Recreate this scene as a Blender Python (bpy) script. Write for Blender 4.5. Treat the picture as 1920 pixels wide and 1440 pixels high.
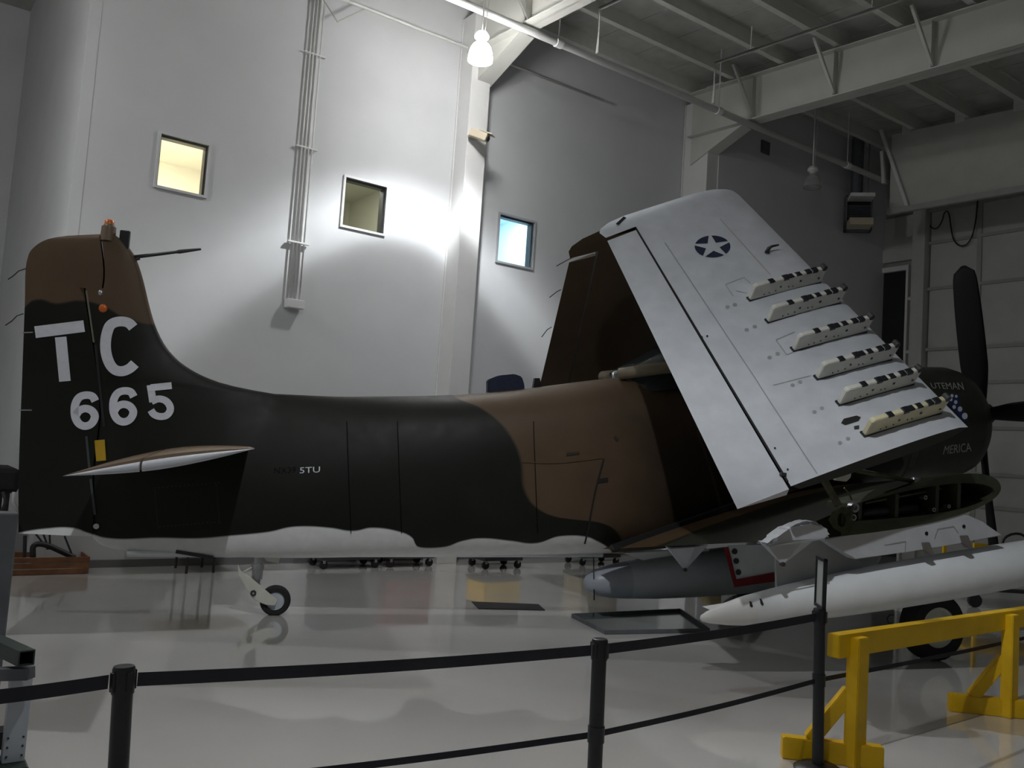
import bpy, bmesh, math, random
import numpy as np
from mathutils import Vector, Matrix
random.seed(4)
for _o in list(bpy.data.objects): bpy.data.objects.remove(_o)
SC = bpy.context.scene
COL = SC.collection
# ------------------------------------------------------------------ camera
F_PX = 1634.46
CAM_H = 1.9
_p, _r, _y = [math.radians(v) for v in (4.288, 3.837, 36.0)]
_f = np.array([math.sin(_y)*math.cos(_p), math.cos(_y)*math.cos(_p), math.sin(_p)])
_rr = np.array([math.cos(_y), -math.sin(_y), 0.0]); _uu = np.cross(_rr, _f)
RT = math.cos(_r)*_rr + math.sin(_r)*_uu
UP = -math.sin(_r)*_rr + math.cos(_r)*_uu
CAMP = np.array([0, 0, CAM_H])
cd = bpy.data.cameras.new('camera'); cam = bpy.data.objects.new('camera', cd); COL.objects.link(cam)
cd.sensor_width = 36.0; cd.lens = F_PX/1920*36.0; cd.clip_end = 200
cam.matrix_world = Matrix(((RT[0], UP[0], -_f[0], 0), (RT[1], UP[1], -_f[1], 0), (RT[2], UP[2], -_f[2], CAM_H), (0, 0, 0, 1)))
SC.camera = cam
# ------------------------------------------------------------------ world, exposure, lamp light
w = bpy.data.worlds.new('world'); SC.world = w; w.use_nodes = True
w.node_tree.nodes['Background'].inputs[0].default_value = (0.02, 0.022, 0.025, 1)
w.node_tree.nodes['Background'].inputs[1].default_value = 0.3
SC.view_settings.view_transform = 'Standard'
SC.view_settings.look = 'None'
SC.view_settings.gamma = 1.0
SC.view_settings.exposure = 0.0
SC.view_settings.use_curve_mapping = False
LAMP_A = (6.66, 10.5, 7.72)        # lit pendant near the back wall
LAMP_B = (1.73, 2.16, 7.72)        # lit pendant above the visitors' side
LAMP_A_W, LAMP_A_BELL = 800, 80.0
LAMP_B_W, LAMP_B_BELL = 850, 75.0
FILL_LAMP = (-1.4, 10.5, 7.72)       # added unseen pendant left of the frame, lifts the left wall
FILL_LAMP_W, FILL_LAMP_BELL = 300, 110.0
LAMP_COL = (.95, .98, 1.0)
# ------------------------------------------------------------------ pixel helpers
def ray(x, y): return _f*F_PX + (x-960)*RT - (y-720)*UP
def onplane(x, y, n, d):
    v = ray(x, y); n = np.array(n, float); return CAMP + v*((d - n@CAMP)/(n@v))
def gz(x, y, z=0.0): return onplane(x, y, (0, 0, 1), z)
TH = math.radians(-20.5); AO = np.array([3.62, 8.93, 0.0])
AS = np.array([math.cos(TH), math.sin(TH), 0]); AT = np.array([math.sin(TH), -math.cos(TH), 0])
def toA(p):
    d = np.array(p)-AO; return np.array([d@AS, d@AT, d[2]])
CAMA = toA(CAMP)
def rayA(x, y):
    v = ray(x, y); return np.array([v@AS, v@AT, v[2]])
def A(x, y, t=0.0):
    v = rayA(x, y); return CAMA + v*((t-CAMA[1])/v[1])
# ------------------------------------------------------------------ materials
MATS = {}
def nm(m): return m.node_tree.nodes, m.node_tree.links
def mat(name, col, rough=0.5, metal=0.0, var=0.0, vscale=6.0, bump=0.0, bscale=40.0, spec=0.5, coat=0.0, emit=0.0, alpha=1.0, trans=0.0):
    if name in MATS: return MATS[name]
    m = bpy.data.materials.new(name); m.use_nodes = True; N, L = nm(m)
    b = N['Principled BSDF']
    b.inputs['Base Color'].default_value = (*col, 1); b.inputs['Roughness'].default_value = rough
    b.inputs['Metallic'].default_value = metal; b.inputs['Specular IOR Level'].default_value = spec
    b.inputs['Coat Weight'].default_value = coat
    b.inputs['Transmission Weight'].default_value = trans
    b.inputs['Alpha'].default_value = alpha
    if emit: b.inputs['Emission Color'].default_value = (*col, 1); b.inputs['Emission Strength'].default_value = emit
    tc = N.new('ShaderNodeTexCoord')
    if var:
        n = N.new('ShaderNodeTexNoise'); n.inputs['Scale'].default_value = vscale; n.inputs['Detail'].default_value = 6
        L.new(tc.outputs['Object'], n.inputs['Vector'])
        r = N.new('ShaderNodeMapRange'); r.inputs[1].default_value = .3; r.inputs[2].default_value = .7
        r.inputs[3].default_value = 1-var; r.inputs[4].default_value = 1+var
        L.new(n.outputs['Fac'], r.inputs[0])
        mx = N.new('ShaderNodeVectorMath'); mx.operation = 'SCALE'; mx.inputs[0].default_value = col
        L.new(r.outputs[0], mx.inputs['Scale']); L.new(mx.outputs[0], b.inputs['Base Color'])
    if bump:
        n2 = N.new('ShaderNodeTexNoise'); n2.inputs['Scale'].default_value = bscale; n2.inputs['Detail'].default_value = 4
        L.new(tc.outputs['Object'], n2.inputs['Vector'])
        bp = N.new('ShaderNodeBump'); bp.inputs['Strength'].default_value = bump; bp.inputs['Distance'].default_value = .02
        L.new(n2.outputs['Fac'], bp.inputs['Height']); L.new(bp.outputs[0], b.inputs['Normal'])
    MATS[name] = m; return m
def fcurve(N, L, sock, pts, x0, x1, y0, y1):
    """float curve y(x) with real-unit points"""
    a = N.new('ShaderNodeMapRange'); a.inputs[1].default_value = x0; a.inputs[2].default_value = x1
    L.new(sock, a.inputs[0])
    c = N.new('ShaderNodeFloatCurve'); cv = c.mapping.curves[0]
    pts = sorted(pts); P = [((x-x0)/(x1-x0), (y-y0)/(y1-y0)) for x, y in pts]
    P = [(min(max(x, 0), 1), min(max(y, 0), 1)) for x, y in P]
    while len(cv.points) < len(P): cv.points.new(.5, .5)
    for q, (x, y) in zip(cv.points, P): q.location = (x, y)
    c.mapping.update(); L.new(a.outputs[0], c.inputs['Value'])
    m = N.new('ShaderNodeMapRange'); m.inputs[3].default_value = y0; m.inputs[4].default_value = y1
    L.new(c.outputs[0], m.inputs[0]); return m.outputs[0]
def step(N, L, a, b, wd):
    """smooth a > b"""
    s = N.new('ShaderNodeMath'); s.operation = 'SUBTRACT'
    for i, v in enumerate((a, b)):
        if isinstance(v, (int, float)): s.inputs[i].default_value = v
        else: L.new(v, s.inputs[i])
    r = N.new('ShaderNodeMapRange'); r.interpolation_type = 'SMOOTHSTEP'
    r.inputs[1].default_value = -wd; r.inputs[2].default_value = wd
    L.new(s.outputs[0], r.inputs[0]); return r.outputs[0]
def mixc(N, L, fac, a, b):
    m = N.new('ShaderNodeMix'); m.data_type = 'RGBA'
    L.new(fac, m.inputs[0])
    for i, v in ((6, a), (7, b)):
        if isinstance(v, tuple): m.inputs[i].default_value = (*v, 1)
        else: L.new(v, m.inputs[i])
    return m.outputs[2]
def mth(N, L, op, a, b=None):
    m = N.new('ShaderNodeMath'); m.operation = op
    for i, v in enumerate((a, b)):
        if v is None: continue
        if isinstance(v, (int, float)): m.inputs[i].default_value = v
        else: L.new(v, m.inputs[i])
    return m.outputs[0]
# ------------------------------------------------------------------ mesh helpers
def ob(name, bm, m, parent=None, smooth=False, label=None, cat=None, group=None, kind=None):
    me = bpy.data.meshes.new(name)
    bmesh.ops.recalc_face_normals(bm, faces=bm.faces)
    bm.to_mesh(me); bm.free()
    if smooth:
        for p in me.polygons: p.use_smooth = True
    if m is not None: me.materials.append(MATS[m] if isinstance(m, str) else m)
    o = bpy.data.objects.new(name, me); COL.objects.link(o)
    if parent: o.parent = parent
    return tag(o, label, cat, group, kind)
def tag(o, label=None, cat=None, group=None, kind=None):
    if label: o['label'] = label
    if cat: o['category'] = cat
    if group: o['group'] = group
    if kind: o['kind'] = kind
    return o
def empty(name, loc, label, cat, group=None, kind=None, rz=0.0):
    o = bpy.data.objects.new(name, None); COL.objects.link(o); o.location = loc; o.rotation_euler = (0, 0, rz)
    o.empty_display_size = .2
    return tag(o, label, cat, group, kind)
def autosmooth(o, ang=35):
    me = o.data
    for p in me.polygons: p.use_smooth = True
    bm = bmesh.new(); bm.from_mesh(me)
    for e in bm.edges:
        if len(e.link_faces) == 2 and e.calc_face_angle(0) > math.radians(ang): e.smooth = False
    bm.to_mesh(me); bm.free(); return o
def B(): return bmesh.new()
def box(bm, x0, x1, y0, y1, z0, z1):
    v = [bm.verts.new(p) for p in ((x0, y0, z0), (x1, y0, z0), (x1, y1, z0), (x0, y1, z0), (x0, y0, z1), (x1, y0, z1), (x1, y1, z1), (x0, y1, z1))]
    for f in ((0, 3, 2, 1), (4, 5, 6, 7), (0, 1, 5, 4), (1, 2, 6, 5), (2, 3, 7, 6), (3, 0, 4, 7)): bm.faces.new([v[i] for i in f])
    return bm
def bevbox(bm, x0, x1, y0, y1, z0, z1, r=.01):
    b2 = B(); box(b2, x0, x1, y0, y1, z0, z1)
    bmesh.ops.bevel(b2, geom=b2.edges[:], offset=r, segments=2, affect='EDGES', profile=.5)
    join(bm, b2); return bm
def join(bm, b2, mtx=None):
    me = bpy.data.meshes.new('tmp'); b2.to_mesh(me); b2.free()
    if mtx is not None: me.transform(mtx)
    bm.from_mesh(me); bpy.data.meshes.remove(me)
def bar(bm, p0, p1, w_, h_, up=(0, 0, 1)):
    """rectangular bar from p0 to p1; w_ across, h_ along up"""
    p0 = Vector(p0); p1 = Vector(p1); d = (p1-p0).normalized(); u = Vector(up); s = d.cross(u)
    if s.length < 1e-4: s = d.cross(Vector((1, 0, 0)))
    s.normalize(); u = s.cross(d).normalized()
    V = [bm.verts.new(p + s*(a*w_/2) + u*(b*h_/2)) for p in (p0, p1) for a, b in ((-1, -1), (1, -1), (1, 1), (-1, 1))]
    for f in ((0, 3, 2, 1), (4, 5, 6, 7), (0, 1, 5, 4), (1, 2, 6, 5), (2, 3, 7, 6), (3, 0, 4, 7)): bm.faces.new([V[i] for i in f])
    return bm
def tube(bm, pts, r, n=10, cap=True):
    pts = [Vector(p) for p in pts]; rs = r if isinstance(r, (list, tuple)) else [r]*len(pts)
    rings = []; ref = None
    for i, p in enumerate(pts):
        d = (pts[min(i+1, len(pts)-1)]-pts[max(i-1, 0)]).normalized()
        if ref is None:
            ref = d.cross(Vector((0, 0, 1)))
            if ref.length < 1e-3: ref = d.cross(Vector((1, 0, 0)))
        ref = (ref - d*ref.dot(d)).normalized(); b = d.cross(ref)
        rings.append([bm.verts.new(p + (ref*math.cos(k*2*math.pi/n) + b*math.sin(k*2*math.pi/n))*rs[i]) for k in range(n)])
    for a, b in zip(rings, rings[1:]):
        for k in range(n): bm.faces.new((a[k], a[(k+1) % n], b[(k+1) % n], b[k]))
    if cap: bm.faces.new(rings[0]); bm.faces.new(rings[-1])
    return bm
def lathe(bm, prof, origin, axis, n=32, close=False):
    """prof: list of (distance along axis, radius)"""
    o = Vector(origin); ax = Vector(axis).normalized(); a = ax.cross(Vector((0, 0, 1)))
    if a.length < 1e-3: a = Vector((1, 0, 0))
    a.normalize(); b = ax.cross(a); rings = []
    for h, r in prof:
        if r < 1e-5: rings.append([bm.verts.new(o+ax*h)])
        else: rings.append([bm.verts.new(o+ax*h+(a*math.cos(k*2*math.pi/n)+b*math.sin(k*2*math.pi/n))*r) for k in range(n)])
    pr = list(zip(rings, rings[1:]))
    if close: pr.append((rings[-1], rings[0]))
    for p, q in pr:
        for k in range(n):
            k2 = (k+1) % n
            if len(p) == 1 and len(q) == 1: continue
            if len(p) == 1: bm.faces.new((p[0], q[k2], q[k]))
            elif len(q) == 1: bm.faces.new((p[k], p[k2], q[0]))
            else: bm.faces.new((p[k], p[k2], q[k2], q[k]))
    return bm
def prism(bm, pts, d):
    """closed polygon pts (3D) extruded by vector d"""
    a = [bm.verts.new(Vector(p)) for p in pts]; b = [bm.verts.new(Vector(p)+Vector(d)) for p in pts]; n = len(pts)
    bm.faces.new(a[::-1]); bm.faces.new(b)
    for i in range(n): bm.faces.new((a[i], a[(i+1) % n], b[(i+1) % n], b[i]))
    return bm
def spline(pts, n=8):
    P = [np.array(p, float) for p in pts]; out = []
    for i in range(len(P)-1):
        p0 = P[max(i-1, 0)]; p1 = P[i]; p2 = P[i+1]; p3 = P[min(i+2, len(P)-1)]
        for k in range(n):
            t = k/n; out.append(.5*((2*p1)+(-p0+p2)*t+(2*p0-5*p1+4*p2-p3)*t*t+(-p0+3*p1-3*p2+p3)*t**3))
    out.append(P[-1]); return out
def interp(x, tab):
    xs = [a for a, _ in tab]; ys = [b for _, b in tab]
    if x <= xs[0]: return ys[0]
    if x >= xs[-1]: return ys[-1]
    i = max(k for k in range(len(xs)) if xs[k] <= x); i = min(i, len(xs)-2)
    h = [xs[k+1]-xs[k] for k in range(len(xs)-1)]; d = [(ys[k+1]-ys[k])/h[k] for k in range(len(h))]
    def m(k):
        if k == 0: return d[0]
        if k == len(xs)-1: return d[-1]
        return 0 if d[k-1]*d[k] <= 0 else 2*d[k-1]*d[k]/(d[k-1]+d[k])
    t = (x-xs[i])/h[i]; m0, m1 = m(i), m(i+1)
    return (2*t**3-3*t*t+1)*ys[i]+(t**3-2*t*t+t)*h[i]*m0+(-2*t**3+3*t*t)*ys[i+1]+(t**3-t*t)*h[i]*m1
# ------------------------------------------------------------------ material library
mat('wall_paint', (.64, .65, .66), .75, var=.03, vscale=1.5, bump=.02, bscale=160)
mat('column_paint', (.70, .70, .69), .6, var=.03, vscale=3)
mat('beam_paint', (.55, .55, .51), .6, var=.03, vscale=3)
mat('roof_paint', (.52, .52, .48), .7, var=.06, vscale=2)
mat('purlin_paint', (.62, .62, .58), .6, var=.05)
mat('insulation', (.80, .80, .74), .85, var=.1, vscale=3, bump=.15, bscale=8)
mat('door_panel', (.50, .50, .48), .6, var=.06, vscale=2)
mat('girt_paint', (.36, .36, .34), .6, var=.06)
mat('dark_void', (.012, .013, .014), .8)
mat('white_metal', (.72, .72, .72), .45, var=.03)
mat('pipe_paint', (.72, .72, .70), .45, var=.03)
mat('black_metal', (.012, .013, .016), .38, var=.1)
mat('black_belt', (.012, .013, .02), .7, var=.1, vscale=30)
mat('rubber', (.012, .012, .013), .75, var=.15, vscale=20)
mat('dark_iron', (.035, .035, .038), .5, var=.2, vscale=10)
mat('steel', (.45, .46, .48), .32, metal=.9, var=.08, vscale=12)
mat('chrome', (.75, .77, .8), .15, metal=1.0)
mat('cream_metal', (.62, .62, .55), .45, var=.05, vscale=10)
mat('yellow_paint', (.78, .48, .005), .5, var=.08, vscale=5, bump=.06, bscale=30)
mat('wood', (.22, .095, .04), .6, var=.35, vscale=5)
mat('dark_green_paint', (.018, .035, .028), .45, var=.2, vscale=8)
mat('grey_steel', (.11, .115, .13), .5, var=.12, vscale=6)
mat('pale_blue_paint', (.48, .52, .57), .5, var=.06)
mat('glow_bell', (1, .99, .97), .4, emit=1)
mat('glass_bell', (.75, .77, .75), .2, trans=.8, alpha=.75)
mat('window_glass', (.92, .96, .96), .04, trans=1.0)
mat('window_dark', (.05, .05, .05), .5)
mat('beige_plastic', (.50, .44, .33), .5)
mat('orange_lens', (.55, .12, .015), .3, var=.05)
mat('navy_paint', (.012, .018, .05), .5, var=.15, vscale=30)
mat('marking_white', (.66, .68, .75), .5, var=.05, vscale=20)
mat('marking_black', (.008, .008, .009), .6)
mat('marking_grey', (.30, .31, .32), .6)
mat('line_grey', (.30, .31, .31), .6)
mat('red_paint', (.22, .008, .012), .45, var=.1)
mat('wing_white', (.53, .555, .60), .45, var=.07, vscale=5)
mat('pylon_white', (.62, .62, .57), .45, var=.08, vscale=8)
mat('pylon_cream', (.62, .57, .38), .45, var=.1, vscale=8)
mat('tank_white', (.80, .83, .86), .35, var=.04, vscale=4)
mat('tank_grey', (.42, .45, .48), .35, var=.05, vscale=4)
mat('tank_cone', (.33, .35, .40), .4, var=.05)
mat('white_cone', (.80, .80, .80), .4, var=.02)
mat('olive', (.042, .047, .028), .55, var=.25, vscale=10)
mat('olive_light', (.095, .10, .06), .55, var=.25, vscale=12)
mat('tan_paint', (.135, .092, .058), .5, var=.1, vscale=3)
mat('tan_dark', (.085, .058, .034), .55, var=.12, vscale=3)
mat('green_paint', (.014, .017, .013), .42, var=.18, vscale=3)
mat('cowl_green', (.024, .026, .018), .42, var=.2, vscale=4)
mat('canopy_glass', (.03, .035, .04), .08, spec=.8)
mat('canopy_frame', (.20, .17, .12), .5, var=.1)
mat('propeller_black', (.004, .004, .005), .6, spec=.2)
mat('flag_blue', (.015, .03, .12), .5)
mat('drip_tray', (.20, .23, .22), .12, metal=.5, var=.2)
# floor: polished epoxy
fm = mat('floor_epoxy', (.52, .50, .465), .16, spec=.5)
N, L = nm(fm); b = N['Principled BSDF']; tc = N.new('ShaderNodeTexCoord')
n1 = N.new('ShaderNodeTexNoise'); n1.inputs['Scale'].default_value = .8; n1.inputs['Detail'].default_value = 8; L.new(tc.outputs['Object'], n1.inputs['Vector'])
L.new(mixc(N, L, n1.outputs['Fac'], (.58, .565, .545), (.74, .725, .70)), b.inputs['Base Color'])
n2 = N.new('ShaderNodeTexNoise'); n2.inputs['Scale'].default_value = 3; n2.inputs['Detail'].default_value = 5; L.new(tc.outputs['Object'], n2.inputs['Vector'])
r = N.new('ShaderNodeMapRange'); r.inputs[3].default_value = .04; r.inputs[4].default_value = .15; L.new(n2.outputs['Fac'], r.inputs[0]); L.new(r.outputs[0], b.inputs['Roughness'])
b.inputs['IOR'].default_value = 1.5; b.inputs['Coat Weight'].default_value = .8; b.inputs['Coat Roughness'].default_value = .03; b.inputs['Coat IOR'].default_value = 1.55
bp = N.new('ShaderNodeBump'); bp.inputs['Strength'].default_value = .008; bp.inputs['Distance'].default_value = .05
n3 = N.new('ShaderNodeTexNoise'); n3.inputs['Scale'].default_value = 2.2; L.new(tc.outputs['Object'], n3.inputs['Vector']); L.new(n3.outputs['Fac'], bp.inputs['Height']); L.new(bp.outputs[0], b.inputs['Normal'])

# camouflage: paint boundaries measured along the airframe (s = forward, z = up)
def apts(px, t): return [tuple(A(x, y, t if not callable(t) else t(x))[[0, 2]]) for x, y in px]
WHITE_PX = [(35, 1000), (85, 992), (130, 990), (165, 1000), (200, 1010), (300, 1009), (370, 1010), (430, 1005), (500, 998), (560, 987), (620, 990), (660, 996), (700, 990), (750, 998), (775, 1010), (790, 1029), (830, 1029), (870, 1015), (900, 1010), (960, 1015), (1000, 1020), (1050, 1005), (1090, 1005), (1120, 1015), (1150, 1032), (1185, 1060)]
white_tab = apts(WHITE_PX, lambda x: .06+.38*min(max((x-150)/600, 0), 1))
fin_tab = apts([(45, 573), (75, 560), (100, 568), (150, 563), (190, 572), (240, 598), (292, 607)], .06) + [(-1.25, 3.6), (-1.0, 3.95), (9, 3.95)]
TAN_PX = [(868, 742), (905, 762), (940, 792), (962, 825), (975, 860), (985, 925), (1010, 955), (1060, 973), (1110, 977), (1150, 990), (1172, 1015), (1180, 1040)]
tan_tab = [(z, s) for s, z in apts(TAN_PX, .55)] + [(4.0, 1.4)]
cm = bpy.data.materials.new('camouflage'); cm.use_nodes = True; MATS['camouflage'] = cm
N, L = nm(cm); b = N['Principled BSDF']; tc = N.new('ShaderNodeTexCoord'); sx = N.new('ShaderNodeSeparateXYZ'); L.new(tc.outputs['Object'], sx.inputs[0])
S_, Z_ = sx.outputs['X'], sx.outputs['Z']
n1 = N.new('ShaderNodeTexNoise'); n1.inputs['Scale'].default_value = 2.5; n1.inputs['Detail'].default_value = 7; L.new(tc.outputs['Object'], n1.inputs['Vector'])
n4 = N.new('ShaderNodeTexNoise'); n4.inputs['Scale'].default_value = 9; n4.inputs['Detail'].default_value = 5; L.new(tc.outputs['Object'], n4.inputs['Vector'])
green = mixc(N, L, n1.outputs['Fac'], (.0045, .0060, .0045), (.012, .0135, .0095))
tanc = mixc(N, L, n1.outputs['Fac'], (.078, .052, .031), (.110, .074, .045))
whitec = mixc(N, L, n4.outputs['Fac'], (.68, .69, .69), (.86, .87, .87))
fz = fcurve(N, L, S_, fin_tab, -2.8, 9, 0, 4); gs = fcurve(N, L, Z_, tan_tab, 0, 4, 0, 6); wz = fcurve(N, L, S_, white_tab, -2.8, 4.2, 0, 1.5)
tf = mth(N, L, 'MULTIPLY', step(N, L, Z_, fz, .018), step(N, L, -1.05, S_, .01))
tm = mth(N, L, 'MULTIPLY', step(N, L, S_, gs, .03), step(N, L, 6.7, S_, .05))
c1 = mixc(N, L, mth(N, L, 'MAXIMUM', tf, tm), green, tanc)
c2 = mixc(N, L, mth(N, L, 'MULTIPLY', step(N, L, wz, Z_, .012), step(N, L, 4.0, S_, .02)), c1, whitec)
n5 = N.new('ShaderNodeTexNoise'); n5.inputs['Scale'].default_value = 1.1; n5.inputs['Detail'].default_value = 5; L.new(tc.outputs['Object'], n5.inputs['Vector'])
soot_shade = mth(N, L, 'MULTIPLY', step(N, L, mth(N, L, 'ADD', S_, mth(N, L, 'MULTIPLY', n5.outputs['Fac'], 2.2)), 4.9, 1.0), .82)      # exhaust staining along the flank, plus the wing's soft shade painted into the colour
c2 = mixc(N, L, soot_shade, c2, (.012, .010, .008))
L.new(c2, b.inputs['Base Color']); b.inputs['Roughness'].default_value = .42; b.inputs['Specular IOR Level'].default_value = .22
rr = N.new('ShaderNodeMapRange'); rr.inputs[3].default_value = .42; rr.inputs[4].default_value = .62; L.new(n4.outputs['Fac'], rr.inputs[0]); L.new(rr.outputs[0], b.inputs['Roughness'])

# ================================================================== SETTING
WY = 12.45; WX0 = 1.78; JX = 13.34; WY2 = 11.73; DX = 19.45
RZ0 = 9.75; RSL = .055
def roofz(y): return RZ0 - RSL*(WY-y)
X0, Y0 = -9.0, -11.0
ob('floor', box(B(), X0-.2, DX+.3, Y0-.2, 20.3, -.2, 0), 'floor_epoxy', kind='structure', label='polished pale grey epoxy hangar floor with soft reflections', cat='floor')
# back wall with three window openings
WINS = []
for px in (((302, 252), (392, 273), (382, 367)), ((648, 333), (724, 351), (718, 439)), ((937, 403), (1001, 417), (996, 503))):
    q = [onplane(*p, (0, 1, 0), WY) for p in px]
    WINS.append((q[0][0], (q[1][0]+q[2][0])/2, q[2][2], (q[0][2]+q[1][2])/2))
def wall_with_holes(bm, x0, x1, z0, z1, y0, y1, holes):
    holes = sorted(holes); cx = x0
    for (a, b_, c, d) in holes:
        box(bm, cx, a, y0, y1, z0, z1); box(bm, a, b_, y0, y1, z0, c); box(bm, a, b_, y0, y1, d, z1); cx = b_
    box(bm, cx, x1, y0, y1, z0, z1)
bm = B(); wall_with_holes(bm, WX0, JX, 0, 10.2, WY, WY+.16, WINS)
wall_back = ob('wall_back', bm, 'wall_paint', kind='structure', label='tall white painted hangar wall with three small office windows', cat='wall')
# corner trim strip
bm = B(); bevbox(bm, WX0-.006, WX0+.14, WY-.006, WY, .0, 10.1, .002); ob('corner_strip', bm, 'wall_paint', wall_back)
ob('wall_recess', box(B(), WX0, WX0+.16, WY+.16, 20, 0, 10.2), 'wall_paint', kind='structure', label='dim grey wall turning away behind the tail fin', cat='wall')
ob('wall_recess_back', box(B(), X0, WX0, 20, 20.2, 0, 10.2), 'wall_paint', kind='structure', label='far recessed wall behind the tail', cat='wall')
bm = B(); box(bm, JX, DX+.2, WY2, WY2+.16, 0, 10.2); box(bm, JX, JX+.16, WY2+.16, WY+.16, 0, 10.2)
ob('wall_back_far', bm, 'wall_paint', kind='structure', label='unlit white wall bay with the hanging heater', cat='wall')
ob('wall_left', box(B(), X0-.2, X0, Y0, 20.2, 0, 10.2), 'wall_paint', kind='structure')
ob('wall_front', box(B(), X0-.2, DX+.2, Y0-.2, Y0, 0, 10.2), 'wall_paint', kind='structure')
ob('baseboard_back', box(B(), WX0, JX, WY-.012, WY, 0, .10), mat('base_grey', (.16, .16, .16), .6), kind='structure')
# ceiling
bm = B(); v = [bm.verts.new(p) for p in ((X0, Y0, roofz(Y0)), (DX+.2, Y0, roofz(Y0)), (DX+.2, 20.2, roofz(12.45)+.4), (X0, 20.2, roofz(12.45)+.4))]; bm.faces.new(v)
bmesh.ops.solidify(bm, geom=bm.faces[:], thickness=.1)
ceiling = ob('ceiling', bm, 'insulation', kind='structure', label='dim insulated metal roof of the hangar with purlins', cat='ceiling')
y = WY-.25; k = 0
while y > -6:
    bm = B(); z = roofz(y)-.02
    box(bm, X0, DX, y-.03, y+.03, z-.24, z); box(bm, X0, DX, y-.03, y+.08, z-.255, z-.24); box(bm, X0, DX, y-.10, y+.03, z-.0, z+.02)
    ob('purlin', bm, 'purlin_paint', ceiling); y -= 1.15; k += 1
# insulation seams between the purlins
for i in range(14):
    x = 8.4+i*.95
    bm = B(); tube(bm, [(x, 12.3, roofz(12.3)-.01), (x, -2, roofz(-2)-.01)], .012, 6); ob('insulation_seam', bm, 'girt_paint', ceiling)
# columns and beams of the portal frames
def column(x0, x1, y0, y1, ztop, label, nm_='steel_column'):
    c = empty(nm_, ((x0+x1)/2, (y0+y1)/2, 0), label, 'column', kind='structure')
    M0 = Matrix.Translation(-c.location)
    def part(n, *a):
        b2 = B(); bevbox(b2, *a, .006); b2.transform(M0); ob(n, b2, 'column_paint', c)
    part('front_flange', x0, x1, y0, y0+.03, 0, ztop)
    part('back_flange', x0, x1, y1-.03, y1, 0, ztop)
    part('web_casing', x0+.02, x1-.08, y0+.03, y1-.03, 0, ztop)
    return c
column(7.48, 7.86, 12.02, WY, 9.2, 'white steel column standing against the back wall under the lit lamp')
column(13.02, 13.36, 11.75, WY-.01, 9.3, 'dim white steel column at the end of the deep roof beam')
def beam(xa, yA, yB, label):
    c = empty('roof_beam', (xa, yA, 0), label, 'beam', kind='structure'); M0 = Matrix.Translation(-c.location)
    def tz(y): return 9.41-.058*(12.1-y)
    def bz(y): return 8.51-.04*(12.2-y)
    def part(n, bm, m='beam_paint'):
        bm.transform(M0); return ob(n, bm, m, c)
    bm = B(); prism(bm, [(xa, yA, bz(yA)), (xa, yB, bz(yB)), (xa, yB, tz(yB)), (xa, yA, tz(yA))], (.02, 0, 0)); part('web', bm)
    for zf, n in ((bz, 'bottom_flange'), (tz, 'top_flange')):
        bm = B(); prism(bm, [(xa-.14, yA, zf(yA)), (xa+.16, yA, zf(yA)), (xa+.16, yB, zf(yB)), (xa-.14, yB, zf(yB))], (0, 0, .02)); part(n, bm)
    bm = B(); prism(bm, [(xa, yA, bz(yA)), (xa, yA-1.3, bz(yA-1.3)), (xa, yA, bz(yA)-.55)], (.3, 0, 0)); part('haunch', bm)
    yy = yA-1.6
    while yy > yB:
        bm = B(); prism(bm, [(xa-.1, yy, bz(yy)), (xa, yy, bz(yy)), (xa, yy, tz(yy)), (xa-.1, yy, tz(yy))], (0, .012, 0)); part('stiffener', bm)
        bm = B(); bar(bm, (xa-.05, yy, bz(yy)+.08), (xa-.62, yy+.05, roofz(yy)-.25), .05, .05); part('flange_brace', bm)
        yy -= 1.75
    return c
beam(7.6, 12.2, -5, 'white roof beam running out from the lit wall column')
beam(13.0, 12.2, -5, 'deep grey roof beam crossing the upper right ceiling')
# ---- hangar door wall on the right
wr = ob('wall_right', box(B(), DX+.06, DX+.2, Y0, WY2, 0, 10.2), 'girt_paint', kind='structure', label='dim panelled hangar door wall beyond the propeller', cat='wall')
def dpt(x, y): p = onplane(x, y, (1, 0, 0), DX); return p[1], p[2]
yc = WY2; y_col0 = dpt(1716, 560)[0]; y_col1 = dpt(1740, 560)[0]
bm = B(); bevbox(bm, DX-.22, DX+.06, y_col1, y_col0, 0, 8.3, .01); ob('door_post', bm, 'door_panel', wr)
gz_rows = [0.05, 1.35, 2.05, 3.05, 4.05] + [dpt(1738, 656)[1], dpt(1739, 543)[1], dpt(1743, 457)[1], 8.1]
gz_rows = sorted(gz_rows)
ycols = [y_col1, dpt(1838, 450)[0], dpt(1838, 450)[0]-2.4, dpt(1838, 450)[0]-5, dpt(1838, 450)[0]-7.6, -4]
for a, b_ in zip(gz_rows, gz_rows[1:]):
    for ya, yb in zip(ycols, ycols[1:]):
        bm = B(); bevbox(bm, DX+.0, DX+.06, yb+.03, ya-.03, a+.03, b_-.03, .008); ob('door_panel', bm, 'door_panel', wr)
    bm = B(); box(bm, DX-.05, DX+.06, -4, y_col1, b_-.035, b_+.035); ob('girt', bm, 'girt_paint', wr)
for yv in ycols[1:]:
    bm = B(); box(bm, DX-.04, DX+.06, yv-.05, yv+.05, 0, 8.1); ob('door_stile', bm, 'girt_paint', wr)
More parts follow.
